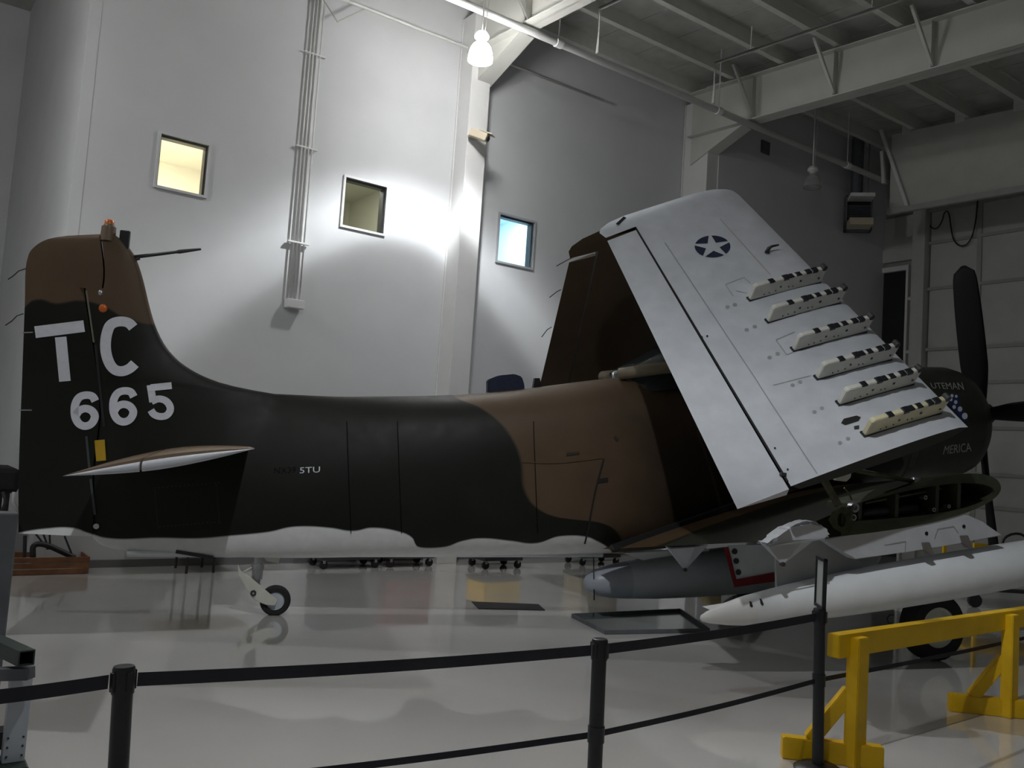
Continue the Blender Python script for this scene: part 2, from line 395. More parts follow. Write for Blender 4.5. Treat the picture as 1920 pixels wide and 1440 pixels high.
# personnel bay beside the corner: panel, lintel, door frame and dark opening
bm = B(); bevbox(bm, DX-.02, DX+.06, y_col0, yc, dpt(1690, 466)[1], 8.1, .008); ob('corner_panel', bm, 'door_panel', wr)
bm = B(); bevbox(bm, DX-.06, DX+.06, y_col0, yc, dpt(1690, 490)[1], dpt(1690, 466)[1], .01); ob('lintel', bm, 'door_panel', wr)
d1 = empty('door_1', (DX, (y_col0+yc)/2, 0), 'dark open service doorway with a white frame in the far corner', 'door', kind='structure')
M0 = Matrix.Translation(-d1.location)
yo = dpt(1699, 560)[0]; zt = dpt(1690, 508)[1]
bm = B(); box(bm, DX+.03, DX+.05, yo, yc, 0, zt); bm.transform(M0); ob('dark_opening', bm, 'dark_void', d1)
bm = B(); bevbox(bm, DX-.05, DX+.05, yo-.06, yo, 0, zt+.12, .006); bm.transform(M0); ob('door_jamb', bm, 'column_paint', d1)
bm = B(); bevbox(bm, DX-.05, DX+.05, yo, yc, zt, zt+.12, .006); bm.transform(M0); ob('door_head', bm, 'column_paint', d1)
for zz in (dpt(1707, 560)[1], dpt(1707, 660)[1], 2.4):
    bm = B(); bevbox(bm, DX-.03, DX+.05, y_col0, yo-.06, zz-.04, zz+.04, .006); bm.transform(M0); ob('ladder_rail', bm, 'column_paint', d1)
# bulkhead above the doors
HX = 17.4
def hpt(x, y): p = onplane(x, y, (1, 0, 0), HX); return p[1], p[2]
ya = hpt(1667, 399)[0]; zb = hpt(1667, 399)[1]
bm = B(); prism(bm, [(HX, ya, zb), (HX, -6, zb-.3), (HX, -6, roofz(-6)-.3), (HX, ya, roofz(ya)-.3)], (.06, 0, 0))
bh = ob('wall_bulkhead', bm, 'roof_paint', kind='structure', label='plain grey bulkhead panel hanging above the hangar doors', cat='wall')
bm = B(); bar(bm, (HX-.05, ya, zb), (HX-.05, -6, zb-.3), .1, .12); ob('bottom_rail', bm, 'girt_paint', bh)
for (xa, ya_, xb, yb_) in ((1655, 245, 1705, 390), (1657, 285, 1660, 345)):
    a = hpt(xa, ya_); c = hpt(xb, yb_); bm = B(); bar(bm, (HX-.06, *a), (HX-.06, *c), .07, .07); ob('brace', bm, 'column_paint', bh)
for i in range(7):
    yy = ya-.35-i*1.15; bm = B(); box(bm, HX-.03, HX+.2, yy-.1, yy+.1, roofz(yy)-.35, roofz(yy)-.05); ob('purlin_end', bm, 'purlin_paint', bh)
# ---- office windows
ROOM = [((.88, .86, .78), (1.0, .90, .70), 7.5), ((.50, .50, .43), (1.0, .95, .82), 4.0), ((.70, .84, .92), (.80, .93, 1.0), 7.0)]
WLAB = ['leftmost office window glowing warm cream yellow', 'middle office window with a grey interior and bright ceiling strip', 'right office window glowing pale blue beside the column']
for i, (a, b_, c, d) in enumerate(WINS):
    wn = empty('window_%d' % (i+1), ((a+b_)/2, WY, c), WLAB[i], 'window', kind='structure'); M0 = Matrix.Translation(-wn.location)
    def wp(n, bm, m): bm.transform(M0); return ob(n, bm, m, wn)
    fr = .035
    bm = B(); box(bm, a-fr, a, WY-.03, WY+.02, c-fr, d+fr); box(bm, b_, b_+fr, WY-.03, WY+.02, c-fr, d+fr); box(bm, a, b_, WY-.03, WY+.02, d, d+fr); box(bm, a, b_, WY-.03, WY+.02, c-fr, c)
    wp('frame', bm, mat('frame_grey', (.42, .43, .44), .45) if i == 2 else ('wall_paint' if i == 0 else 'white_metal'))
    bm = B(); box(bm, a, a+.02, WY+.03, WY+.16, c, d); box(bm, b_-.03, b_, WY+.03, WY+.16, c, d); box(bm, a, b_, WY+.03, WY+.16, d-.03, d); wp('reveal', bm, 'window_dark')
    bm = B(); box(bm, a+.005, b_-.005, WY+.02, WY+.026, c+.004, d-.004); wp('pane', bm, 'window_glass')
    wc, lc, st = ROOM[i]; rm = mat('office_paint_%d' % i, wc, .8)
    bm = B(); x0, x1, y1, z0, z1 = a-1.0, b_+.85, WY+3.2, c-.7, d+.55
    for q in ([(x0, y1, z0), (x1, y1, z0), (x1, y1, z1), (x0, y1, z1)], [(x0, WY+.16, z0), (x0, y1, z0), (x0, y1, z1), (x0, WY+.16, z1)], [(x1, WY+.16, z0), (x1, y1, z0), (x1, y1, z1), (x1, WY+.16, z1)],
              [(x0, WY+.16, z1), (x1, WY+.16, z1), (x1, y1, z1), (x0, y1, z1)], [(x0, WY+.16, z0), (x1, WY+.16, z0), (x1, y1, z0), (x0, y1, z0)]): bm.faces.new([bm.verts.new(p) for p in q])
    wp('office_room', bm, rm)
    em = mat('office_light_%d' % i, lc, .5, emit=st*4)
    bm = B()
    lx = (a+b_)/2+(.35 if i != 1 else -.15)
    box(bm, lx-.3, lx+.3, WY+.55, WY+1.75, z1-.03, z1-.01); wp('ceiling_light', bm, em)
# ================================================================== WALL FITTINGS
def wpt(x, y, off=0.0): return onplane(x, y, (0, 1, 0), WY-off)
# conduit bundle
cx = 4.78; zlo = wpt(550, 566)[2]
cb = empty('conduit_bundle', (cx, WY-.022, zlo), 'bundle of white electrical conduits running up the wall from a junction box', 'conduit'); M0 = Matrix.Translation((-cx, -WY, -zlo))
for i in range(4):
    x = cx+.02+i*.055; bm = B(); tube(bm, [(x, WY-.04, zlo), (x, WY-.04, 9.4)], .013, 8); bm.transform(M0); ob('conduit', bm, 'pipe_paint', cb, smooth=True)
for yy in (97, 277, 458):
    z = wpt(565, yy)[2]; bm = B(); bevbox(bm, cx-.07, cx+.27, WY-.055, WY, z-.012, z+.012, .003); bm.transform(M0); ob('strap', bm, 'pipe_paint', cb)
p = wpt(537, 566); q = wpt(568, 580)
bm = B(); bevbox(bm, cx-.03, cx+.24, WY-.14, WY, zlo-.11, zlo+.02, .008); bm.transform(M0); ob('junction_box', bm, 'white_metal', cb)
# security camera on the column
cc = onplane(893, 252, (0, 1, 0), 11.85)
sc_ = empty('security_camera', tuple(cc), 'beige boxy security camera bolted to the wall column', 'camera'); M0 = Matrix.Translation(-sc_.location)
bm = B(); bevbox(bm, -.06, .06, -.02, .17, -.02, .02, .004); ob('bracket', bm, 'beige_plastic', sc_)
R_ = Matrix.Rotation(math.radians(35), 4, 'Z') @ Matrix.Rotation(math.radians(22), 4, 'X')
b2 = B(); bevbox(b2, -.07, .07, -.22, .10, -.06, .07, .012); b2.transform(R_); ob('housing', b2, 'beige_plastic', sc_)
b2 = B(); bevbox(b2, -.08, .08, -.30, -.05, .07, .085, .004); b2.transform(R_); ob('sun_shield', b2, 'beige_plastic', sc_)
b2 = B(); lathe(b2, [(0, .0), (0, .045), (.02, .045), (.02, .0)], (0, -.22, .0), (0, -1, 0), 16); b2.transform(R_); ob('lens', b2, 'dark_void', sc_)
# sprinkler pipes
zpipe = 8.37; yp = 10.62
mp = empty('sprinkler_main', (6.0, yp, zpipe), 'thick white sprinkler main pipe crossing under the roof beams', 'pipe'); M0 = Matrix.Translation(-mp.location)
bm = B(); tube(bm, [(-4, yp, zpipe), (17.6, yp, zpipe)], .06, 16); bm.transform(M0); ob('pipe', bm, 'pipe_paint', mp, smooth=True)
for x in (3.95, 8.18, 12.0, 16.1):
    bm = B(); tube(bm, [(x-.06, yp, zpipe), (x+.06, yp, zpipe)], .075, 16); bm.transform(M0); ob('coupling', bm, 'white_metal', mp, smooth=False)
    bm = B(); tube(bm, [(x, yp, zpipe), (x, yp, roofz(yp)-.1)], .012, 8); bm.transform(M0); ob('hanger_rod', bm, 'white_metal', mp)
sp = empty('sprinkler_branch', (5.3, 12.25, 8.66), 'thin white sprinkler pipe along the top of the lit wall', 'pipe'); M0 = Matrix.Translation(-sp.location)
bm = B(); tube(bm, [(-3, 12.25, 8.63), (10.6, 12.25, 8.63)], .024, 10); bm.transform(M0); ob('pipe', bm, 'pipe_paint', sp, smooth=True)
va, vb, vc = [onplane(*q, (0, 1, 0), 12.25) for q in ((604, -5), (633, 41), (690, 14))]
bm = B(); tube(bm, [tuple(va), tuple(vb)], .012, 8); bm.transform(M0); ob('v_bracket', bm, 'roof_paint', sp)
bm = B(); tube(bm, [tuple(vb), tuple(vc)], .012, 8); bm.transform(M0); ob('v_bracket', bm, 'roof_paint', sp)
def branch(xp, ya_, yb_, zoff, drop, label):
    e = empty('sprinkler_line', (xp, ya_, roofz(ya_)-zoff), label, 'pipe'); M0 = Matrix.Translation(-e.location)
    bm = B(); tube(bm, [(xp, ya_, roofz(ya_)-zoff-drop), (xp, ya_, roofz(ya_)-zoff), (xp, yb_, roofz(yb_)-zoff)], .028, 10); bm.transform(M0); ob('pipe', bm, 'pipe_paint', e, smooth=True)
    yy = ya_-.8
    while yy > yb_:
        bm = B(); tube(bm, [(xp, yy, roofz(yy)-zoff), (xp, yy, roofz(yy)-.05)], .01, 6); bm.transform(M0); ob('hanger', bm, 'pipe_paint', e)
        yy -= 2.3
pA = onplane(1341, 118, (0, 1, 0), 10.5); branch(pA[0], 10.5, -4, roofz(10.5)-pA[2], .75, 'thin sprinkler line rising off the main beside the deep beam')
pB = onplane(1125, 16, (0, 1, 0), 10.5); branch(pB[0], 10.5, -4, max(roofz(10.5)-pB[2], .12), .75, 'thin sprinkler line rising off the main near the lit lamp')
# heater hung in the far bay
hc = onplane(1611, 397, (0, 1, 0), 11.3)
ht = empty('unit_heater', (hc[0], 11.3, hc[2]-.42), 'dark louvred unit heater hung in the far corner bay', 'heater', rz=math.radians(-48)); M0 = Matrix.Translation(-ht.location)
x0, x1 = hc[0]-.29, hc[0]+.29; z0, z1 = hc[2]-.42, hc[2]+.40
def hp(n, bm, m): bm.transform(M0); return ob(n, bm, m, ht)
bm = B(); box(bm, x0, x0+.03, 11.3, 11.58, z0, z1); box(bm, x1-.03, x1, 11.3, 11.58, z0, z1); box(bm, x0, x1, 11.55, 11.58, z0, z1); box(bm, x0, x1, 11.3, 11.58, z1-.03, z1); box(bm, x0, x1, 11.3, 11.58, z0, z0+.2); hp('casing', bm, 'grey_steel')
bm = B(); box(bm, x0+.03, x1-.03, 11.45, 11.47, z0+.2, z1-.03); hp('dark_core', bm, 'dark_void')
bm = B(); bevbox(bm, x0+.03, x1-.03, 10.88, 11.32, z1-.16, z1-.08, .004); hp('top_strip', bm, 'white_metal')
for k in range(7):
    z = z0+.23+k*.055; bm = B(); bar(bm, (x0+.03, 11.35, z), (x1-.03, 11.35, z), .06, .008, (0, .5, 1)); hp('louvre', bm, 'grey_steel')
bm = B(); bevbox(bm, x0+.03, x1-.05, 10.87, 11.31, z0+.01, z0+.17, .006); hp('base_panel', bm, 'beige_plastic')
bm = B(); lathe(bm, [(0, .13), (1.5, .13)], (hc[0]-.05, 11.42, z1), (0, 0, 1), 16); hp('flue', bm, 'grey_steel')
for sx_ in (x0+.1, x1-.1):
    bm = B(); tube(bm, [(sx_, 11.4, z1), (sx_, 11.4, roofz(11)-.1)], .012, 6); hp('hanger_rod', bm, 'grey_steel')
# dark little vent plate on the far wall
vp = onplane(1434, 277, (0, 1, 0), WY2)
bm = B(); bevbox(bm, vp[0]-.14, vp[0]+.14, WY2-.03, WY2, vp[2]-.14, vp[2]+.14, .006)
for k in range(4): box(bm, vp[0]-.11, vp[0]+.11, WY2-.04, WY2-.03, vp[2]-.1+k*.055, vp[2]-.08+k*.055)
ob('wall_vent', bm, 'grey_steel', label='small square grey vent high on the unlit wall', cat='vent')
# hanging black cable on the door wall
pts = [(1744, 424), (1752, 429), (1760, 425), (1767, 412), (1771, 399), (1776, 396), (1780, 404), (1783, 425), (1787, 446), (1795, 458), (1804, 461), (1815, 456), (1824, 438), (1830, 410), (1833, 375)]
bm = B(); tube(bm, [tuple(onplane(x, y, (1, 0, 0), DX-.10)) for x, y in spline(pts, 4)], .016, 6); ob('hanging_cable', bm, 'black_metal', smooth=True, label='loose dark cable looping down the hangar door panels', cat='cable')
# ---- pendant lamps
def pendant(loc, lit, label, strength=0, lampw=0, ring=False):
    x, y, z = loc
    e = empty('pendant_lamp', (x, y, z), label, 'lamp', group='bell pendant lamps')
    m = 'glass_bell'
    if lit:
        m = mat('glow_bell_%d' % int(x*10), (1, .985, .97), .4, emit=strength)
    bm = B(); lathe(bm, [(.0, .182), (.05, .180), (.13, .170), (.2, .148), (.25, .115), (.29, .06), (.29, .05), (.25, .105), (.2, .138), (.13, .16), (.05, .17), (.0, .172)], (0, 0, -.18), (0, 0, 1), 32, close=True)
    ob('bell', bm, m, e, smooth=True)
    bm = B(); lathe(bm, [(0, .0), (0, .05), (.03, .055), (.07, .105), (.10, .105), (.15, .07), (.15, .0)], (0, 0, .105), (0, 0, 1), 24); ob('ballast_housing', bm, 'white_metal' if not lit else mat('glow_cap_%d' % int(x*10), (1, .99, .98), .4, emit=strength*.35), e)
    bm = B(); tube(bm, [(0, 0, .28), (0, 0, roofz(y)-z-.02)], .011, 8); ob('hanging_cord', bm, 'white_metal', e)
    bm = B(); tube(bm, [(.05, 0, .28), (.09, 0, 1.0), (.10, 0, roofz(y)-z-.02)], .005, 6); ob('power_cable', bm, 'white_metal', e)
    if lit:
        ld = bpy.data.lights.new('lamp_light', 'POINT'); ld.energy = lampw; ld.shadow_soft_size = .06; ld.color = LAMP_COL
        lo = bpy.data.objects.new('lamp_light', ld); COL.objects.link(lo); lo.parent = e; lo.location = (0, 0, -.26)
        ld.use_nodes = True; N, L = ld.node_tree.nodes, ld.node_tree.links
        em = [n for n in N if n.type == 'EMISSION'][0]
        tc = N.new('ShaderNodeTexCoord'); sx = N.new('ShaderNodeSeparateXYZ'); L.new(tc.outputs['Normal'], sx.inputs[0])
        pts = ring
        v = fcurve(N, L, sx.outputs['Z'], pts, -1, 1, 0, 1)
        L.new(v, em.inputs['Strength'])
    return e
RING_A = [(-1, .26), (-.9, .22), (-.82, .17), (-.78, .3), (-.745, .85), (-.70, 1), (-.65, .75), (-.6, .42), (-.54, .17), (-.48, .07), (-.3, .04), (0, .03), (.5, .02), (1, .015)]
RING_B = [(-1, .30), (-.9, .26), (-.82, .26), (-.78, .45), (-.74, .9), (-.69, 1), (-.64, .85), (-.58, .6), (-.5, .4), (-.42, .3), (-.3, .2), (-.1, .08), (0, .05), (.5, .03), (1, .02)]
pendant(LAMP_A, True, 'lit bell pendant lamp glowing white in front of the wall column', LAMP_A_BELL, LAMP_A_W, RING_A)
pendant((14.75, 10.5, 7.72), False, 'unlit clear bell pendant lamp hanging in the dark bay')
pendant(LAMP_B, True, 'lit bell pendant lamp hanging above the rope barrier, over the visitors', LAMP_B_BELL, LAMP_B_W, RING_B)
pendant(FILL_LAMP, True, 'added unseen bell pendant lamp out to the left, filling the wall beyond the tail fin', FILL_LAMP_BELL, FILL_LAMP_W, RING_B)
# ================================================================== AIRCRAFT (local frame: x forward, y left, z up; t = -y towards the visitors)
PL = empty('attack_airplane', tuple(AO), 'camouflaged piston attack airplane with folded white-bellied wings and TC 665 on its tail', 'airplane', rz=TH)
def V3(s, t, z): return (s, -t, z)
def part(name, bm, m, parent=None, smooth=False, auto=None, label=None, kind=None):
    o = ob(name, bm, m, parent or PL, smooth=smooth, label=label, kind=kind)
    if auto: autosmooth(o, auto)
    return o
ZT = [(-1.86, 2.12), (-1.3, 2.24), (-.8, 2.29), (-.4, 2.315), (0, 2.329), (.4, 2.343), (.84, 2.379), (1.73, 2.468), (2.13, 2.53), (2.57, 2.61), (3.25, 2.75), (3.65, 2.83), (4.3, 2.95), (5.5, 3.1), (6.9, 3.22), (7.3, 3.24)]
ZB = [(-1.86, .76), (-1.74, .66), (-1.4, .605), (-.73, .589), (0, .6), (.98, .643), (2.17, .698), (3.7, .778), (5, .95), (6, 1.25), (7.0, 1.72), (7.3, 1.8)]
WD = [(-1.86, .045), (-1.5, .12), (-1, .20), (0, .35), (1, .46), (2, .55), (3, .61), (4.5, .66), (6, .7), (7.3, .72)]
NX = 2.5
NUP = [(-1.86, 1.25), (-1, 1.3), (-.3, 1.45), (.5, 1.8), (1.5, 2.3), (2.2, 2.5), (8, 2.5)]
def body_zc(a, b_, s): return a+(b_-a)*interp(s, [(-1.86, .34), (0, .40), (1.5, .48), (3, .5), (8, .5)])
def body_hw(s, z):
    if s < -1.86: return 0
    a, b_ = interp(s, ZB), interp(s, ZT); c = body_zc(a, b_, s); up = z > c; h = (b_-c) if up else (c-a); q = abs((z-c)/h); e = interp(s, NUP) if up else NX
    return 0 if q >= 1 else interp(s, WD)*(1-q**e)**(1/e)
SLE = [(1.0, -.3), (2.2, -.1), (2.30, -.05), (2.337, -.4), (2.383, -.728), (2.472, -1.0), (2.609, -1.224), (2.773, -1.368), (2.948, -1.462), (3.6, -1.70), (3.75, -1.818), (3.824, -1.926)]
STE = [(.756, -2.513), (1.276, -2.564), (2.328, -2.634), (3.073, -2.683), (3.4, -2.706), (3.53, -2.69), (3.589, -2.66), (3.685, -2.558), (3.746, -2.393), (3.80, -2.12), (3.81, -2.06)]
SH = [(.756, -1.81), (1.5, -1.88), (1.86, -1.87), (3.26, -2.14)]
SHH = [(3.25, -1.97), (3.32, -1.965), (3.83, -2.05)]
def naca(u):
    u = min(max(u, 0), 1); return max(0, (.2969*math.sqrt(u)-.126*u-.3516*u*u+.2843*u**3-.1036*u**4)*5/.5)
def fin_th(s, z):
    le, te = interp(z, SLE), interp(z, STE)
    if s > le or s < te: return 0
    return .004 + interp(z, [(.76, .085), (2.3, .075), (3.8, .045)])*naca((le-s)/(le-te))
def fin_blend(s, z):
    a, b_ = body_hw(s, z), fin_th(s, z); k = .16*min(max((2.75-z)/.5, 0), 1)*min(max((-.12-s)/.5, 0), 1)*min(max((z-1.05)/.4, 0), 1)*min(max((s+1.86)/.3, 0), 1)
    return max(.5*(a+b_+math.sqrt((a-b_)**2+k*k)), b_)
def surf_t(s, z):
    t = fin_blend(s, z) if -1.86 < s < -.1 else max(body_hw(s, z), fin_th(s, z))
    return t
# fuselage
bm = B(); rings = []; n = 56
for i in range(97):
    s = -1.86+(7.3+1.86)*i/96; a, b_ = interp(s, ZB), interp(s, ZT); c, wd = body_zc(a, b_, s), interp(s, WD); rg = []
    for k in range(n):
        ph = 2*math.pi*k/n; co, si = math.cos(ph), math.sin(ph)
        e = interp(s, NUP) if si > 0 else NX; h = (b_-c) if si > 0 else (c-a)
        rg.append(bm.verts.new(V3(s, wd*math.copysign(abs(co)**(2/e), co), c+h*math.copysign(abs(si)**(2/e), si))))
    rings.append(rg)
for p, q in zip(rings, rings[1:]):
    for k in range(n): bm.faces.new((p[k], p[(k+1) % n], q[(k+1) % n], q[k]))
bm.faces.new(rings[0]); bm.faces.new(rings[-1])
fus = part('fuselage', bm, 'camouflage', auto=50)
def finblock(bm, zs, fa, fb, n=14, thf=None):
    thf = thf or fin_th
    for sg in (1, -1):
        rows = []
        for z in zs:
            a, b_ = fa(z), fb(z); rows.append([bm.verts.new(V3(a+(b_-a)*j/n, sg*thf(a+(b_-a)*j/n*.9999, z), z)) for j in range(n+1)])
        for p, q in zip(rows, rows[1:]):
            for j in range(n): bm.faces.new((p[j], p[j+1], q[j+1], q[j]) if sg > 0 else (p[j], q[j], q[j+1], p[j+1]))
    bmesh.ops.remove_doubles(bm, verts=bm.verts[:], dist=.0006)
    bnd = [e for e in bm.edges if len(e.link_faces) == 1]
    if bnd and thf is fin_th: bmesh.ops.holes_fill(bm, edges=bnd, sides=0)
lin = lambda a, b_, n: [a+(b_-a)*i/n for i in range(n+1)]
bm = B(); finblock(bm, lin(1.0, 2.3, 16)+lin(2.31, 2.7, 14)+lin(2.75, 3.25, 8), lambda z: interp(z, SLE), lambda z: interp(z, SH), 30, fin_blend); b2 = B(); finblock(b2, lin(3.25, 3.824, 10), lambda z: interp(z, SLE), lambda z: interp(z, SHH)); join(bm, b2)
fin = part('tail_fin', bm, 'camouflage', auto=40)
bm = B(); finblock(bm, lin(.756, 3.235, 20), lambda z: interp(z, SH)-.016, lambda z: interp(z, STE)); b2 = B(); finblock(b2, lin(3.235, 3.5, 5)+lin(3.53, 3.81, 10), lambda z: interp(z, SHH)-.016, lambda z: min(interp(z, STE), interp(z, SHH)-.02)); join(bm, b2)
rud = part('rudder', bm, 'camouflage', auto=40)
# ---- decals that follow the airframe skin
def body_hit(x, y, off=.004):
    t = .1
    for _ in range(12):
        p = A(x, y, t); t = .5*t+.5*(surf_t(p[0], p[2])+off)
    return A(x, y, t)
def ribbon_sz(bm, pts, wd, off=.010, closed=False):
    """flat painted stroke along (s,z) points, laid on the skin"""
    P = [np.array(p) for p in pts]; L_, R2 = [], []
    for i, p in enumerate(P):
        a = P[i-1] if (i > 0 or closed) else P[i]; c = P[(i+1) % len(P)] if (i < len(P)-1 or closed) else P[i]
        d = c-a; d = d/np.linalg.norm(d); nrm = np.array([-d[1], d[0]])
        row = []
        for k in range(5):
            q = p+nrm*wd*(k/4-.5); row.append(bm.verts.new(V3(q[0], surf_t(q[0], q[1])+off, q[1])))
        L_.append(row)
    pr = list(zip(L_, L_[1:])) + ([(L_[-1], L_[0])] if closed else [])
    for a, b_ in pr:
        for k in range(4): bm.faces.new((a[k], a[k+1], b_[k+1], b_[k]))
    return bm
def px_sz(pts): return [body_hit(*p)[[0, 2]] for p in pts]
def stroke(name, px, wpx, m, parent, n=6, closed=False, sm=True):
    sz = px_sz(spline(px, n) if sm else [np.array(px[i])+(np.array(px[i+1])-np.array(px[i]))*k/6 for i in range(len(px)-1) for k in range(6)]+[px[-1]])
    m0 = np.mean(sz, 0); return part(name, ribbon_sz(B(), sz, wpx*.0056, closed=closed), m, parent)
b2 = B(); ribbon_sz(b2, px_sz([(66+i*92/8, 623-i*11.5/8) for i in range(9)]), 21*.0056); ribbon_sz(b2, px_sz([(114+i*8/10, 632+i*83/10) for i in range(11)]), 19*.0056); part('letter_t', b2, 'marking_white', rud)
stroke('letter_c', [(250, 614), (240, 605), (223, 603), (208, 609), (201, 624), (198, 645), (200, 666), (207, 684), (217, 694), (230, 696), (243, 691), (253, 682)], 18, 'marking_white', fin)
six = [(179, 752), (173, 743), (160, 741), (148, 746), (141, 760), (141, 780), (148, 794), (160, 799), (172, 794), (178, 781), (172, 770), (160, 766), (149, 770), (143, 778)]
stroke('numeral_six', six, 13.5, 'marking_white', rud)
stroke('numeral_six', [(x+72, y-8) for x, y in six], 13.5, 'marking_white', fin)
stroke('numeral_five', [(322, 723), (283, 727)], 12.5, 'marking_white', fin, sm=False)
stroke('numeral_five', [(282, 722), (287, 754)], 12.5, 'marking_white', fin, sm=False)
stroke('numeral_five', [(284, 753), (297, 748), (310, 751), (318, 760), (319, 770), (312, 779), (300, 781), (289, 777), (283, 769)], 12.5, 'marking_white', fin)
stroke('yellow_data_plate', [(187, 825), (190, 864)], 17, mat('plate_yellow', (.45, .28, .01), .5), fus, sm=False)
stroke('hinge_strip', [(162, 545), (176, 642)], 3, mat('strip_buff', (.16, .15, .11), .5), fin, sm=False)
stroke('hinge_groove', [(179, 646), (195, 800)], 4, 'marking_black', fin, sm=False)
stroke('hinge_strip', [(162, 818), (168, 880)], 4, mat('strip_grey', (.045, .055, .055), .5), rud, sm=False)
stroke('hinge_strip', [(170, 898), (178, 965)], 4, 'strip_grey', fus, sm=False)
stroke('trim_mark', [(42, 624), (62, 623)], 2, 'marking_grey', rud, sm=False)
stroke('trim_mark', [(37, 769), (60, 769)], 2, 'marking_grey', rud, sm=False)
stroke('access_door_gap', [(1132, 860), (1120, 905), (1112, 940), (1104, 985), (1096, 1020)], 3.5, 'marking_black', fus)
stroke('door_latch', [(1120, 902), (1140, 899)], 8, 'marking_black', fus, sm=False)
stroke('step_recess', [(1062, 852), (1086, 849)], 5, mat('recess_brown', (.03, .02, .012), .7), fus, sm=False)
stroke('panel_seam', [(980, 866), (1040, 868), (1100, 862), (1130, 858)], 1.6, mat('seam_tan', (.11, .078, .05), .6, spec=.1), fus)
stroke('panel_dot', [(1152, 818), (1158, 826)], 6, 'recess_brown', fus, sm=False)
stroke('smoke_stain', [(1248, 745), (1262, 720)], 4, 'recess_brown', fus, sm=False)
for q in ([(290, 915), (410, 905)], [(405, 905), (412, 980)], [(290, 915), (296, 990)], [(300, 988), (410, 978)]):
    bm = B()
    for i in range(16):
        x = q[0][0]+(q[1][0]-q[0][0])*i/15; y = q[0][1]+(q[1][1]-q[0][1])*i/15; p = body_hit(x, y); rs = px_sz([(x-.8, y), (x+.8, y)]); ribbon_sz(bm, rs, .008, .003)
    part('rivet_row', bm, mat('rivet_grey', (.05, .055, .05), .4), fus, kind='stuff')
for x in (650, 745, 1000):
    stroke('frame_seam', [(x, 790), (x+4, 900), (x+8, 1000)], 1.5, mat('seam_dark', (.004, .005, .005), .8, spec=.05), fus)
# small dark serial lettering on the fuselage side, right half painted pale for a lamp glint
def text_mesh(txt):
    c = bpy.data.curves.new('t', 'FONT'); c.body = txt; c.resolution_u = 3; o = bpy.data.objects.new('t', c); COL.objects.link(o)
    bpy.context.view_layer.update()
    me = bpy.data.meshes.new_from_object(o.evaluated_get(bpy.context.evaluated_depsgraph_get())); bpy.data.objects.remove(o); bpy.data.curves.remove(c); return me
def text_on(name, txt, quad, hit, m, parent):
    """quad: px corners bl, br, tr, tl"""
    me = text_mesh(txt); xs = [v.co.x for v in me.vertices]; ys = [v.co.y for v in me.vertices]; x0, x1, y0, y1 = min(xs), max(xs), min(ys), max(ys); q = [np.array(p, float) for p in quad]
    bm = B(); bm.from_mesh(me); bpy.data.meshes.remove(me)
    for v in bm.verts:
        a, b_ = (v.co.x-x0)/(x1-x0), (v.co.y-y0)/(y1-y0); p = (q[0]*(1-a)+q[1]*a)*(1-b_)+(q[3]*(1-a)+q[2]*a)*b_
        v.co = V3(*hit(*p))
    return part(name, bm, m, parent)
for _tx, _x0, _x1 in (('NX39', 514, 555), ('5TU', 562, 600)): text_on('serial_lettering', _tx, [(_x0, 891-_x0*.006), (_x1, 891-_x1*.009), (_x1, 880-_x1*.009), (_x0, 880-_x0*.006)], lambda x, y: body_hit(x, y, .005), mat('serial_black', (.004, .004, .005), .25) if _x0 < 550 else 'marking_white', fus)
# ---- tail details
def rod(name, p0, p1, r, m, parent=None, n=8): return part(name, tube(B(), [V3(*p0), V3(*p1)], r, n), m, parent, smooth=True)
p = A(203, 440); bm = B(); lathe(bm, [(0, .075), (.15, .07), (.155, .055), (.175, .05), (.176, 0)], V3(p[0], 0, p[2]-.07), (0, 0, 1), 20); part('beacon_base', bm, 'tan_paint', fin, auto=40)
bm = B(); lathe(bm, [(0, .046), (.035, .046), (.05, .03), (.054, 0)], V3(p[0], 0, p[2]+.105), (0, 0, 1), 16); part('beacon_lens', bm, 'orange_lens', fin, smooth=True)
p = A(234, 447); bm = B(); bevbox(bm, p[0]-.05, p[0]+.05, -.03, .03, p[2]-.12, p[2]+.08, .012); part('black_aerial_cap', bm, 'black_metal', fin)
a, c = A(252, 482), A(377, 467); m_ = a+(c-a)*.62
bm = B(); tube(bm, [V3(*a), V3(*m_), V3(*(m_+(c-a)*.05)), V3(*c)], [.02, .015, .022, .012], 10); part('probe_rod', bm, 'dark_iron', fin, smooth=True)
a, c = A(250, 487), A(262, 484); rod('probe_stub', a, c, .018, 'dark_iron', fin)
for (q) in ([(50, 503), (35, 508), (24, 518), (15, 524)], [(44, 588), (32, 592), (22, 602), (10, 610)]):
    bm = B(); tube(bm, [V3(*A(*k)) for k in q], .006, 6); part('static_wick', bm, 'dark_iron', rud, smooth=True)
a = A(193, 578, .07); bm = B(); lathe(bm, [(0, .042), (.008, .036), (.012, .016), (.013, 0)], V3(a[0], surf_t(a[0], a[2]), a[2]), V3(0, 1, 0), 16); part('formation_light', bm, 'orange_lens', fin, smooth=True)
a = A(189, 549, .06); bm = B(); lathe(bm, [(0, .03), (.02, .02), (.022, 0)], V3(a[0], surf_t(a[0], a[2]), a[2]), V3(0, 1, 0), 12); part('clear_light', bm, 'steel', fin, smooth=True)
bm = B(); lathe(bm, [(0, 0), (.0, .028), (.02, .028), (.02, 0)], V3(-1.81, .05, .86), V3(0, 1, 0), 12); part('tail_shackle', bm, 'chrome', fus)
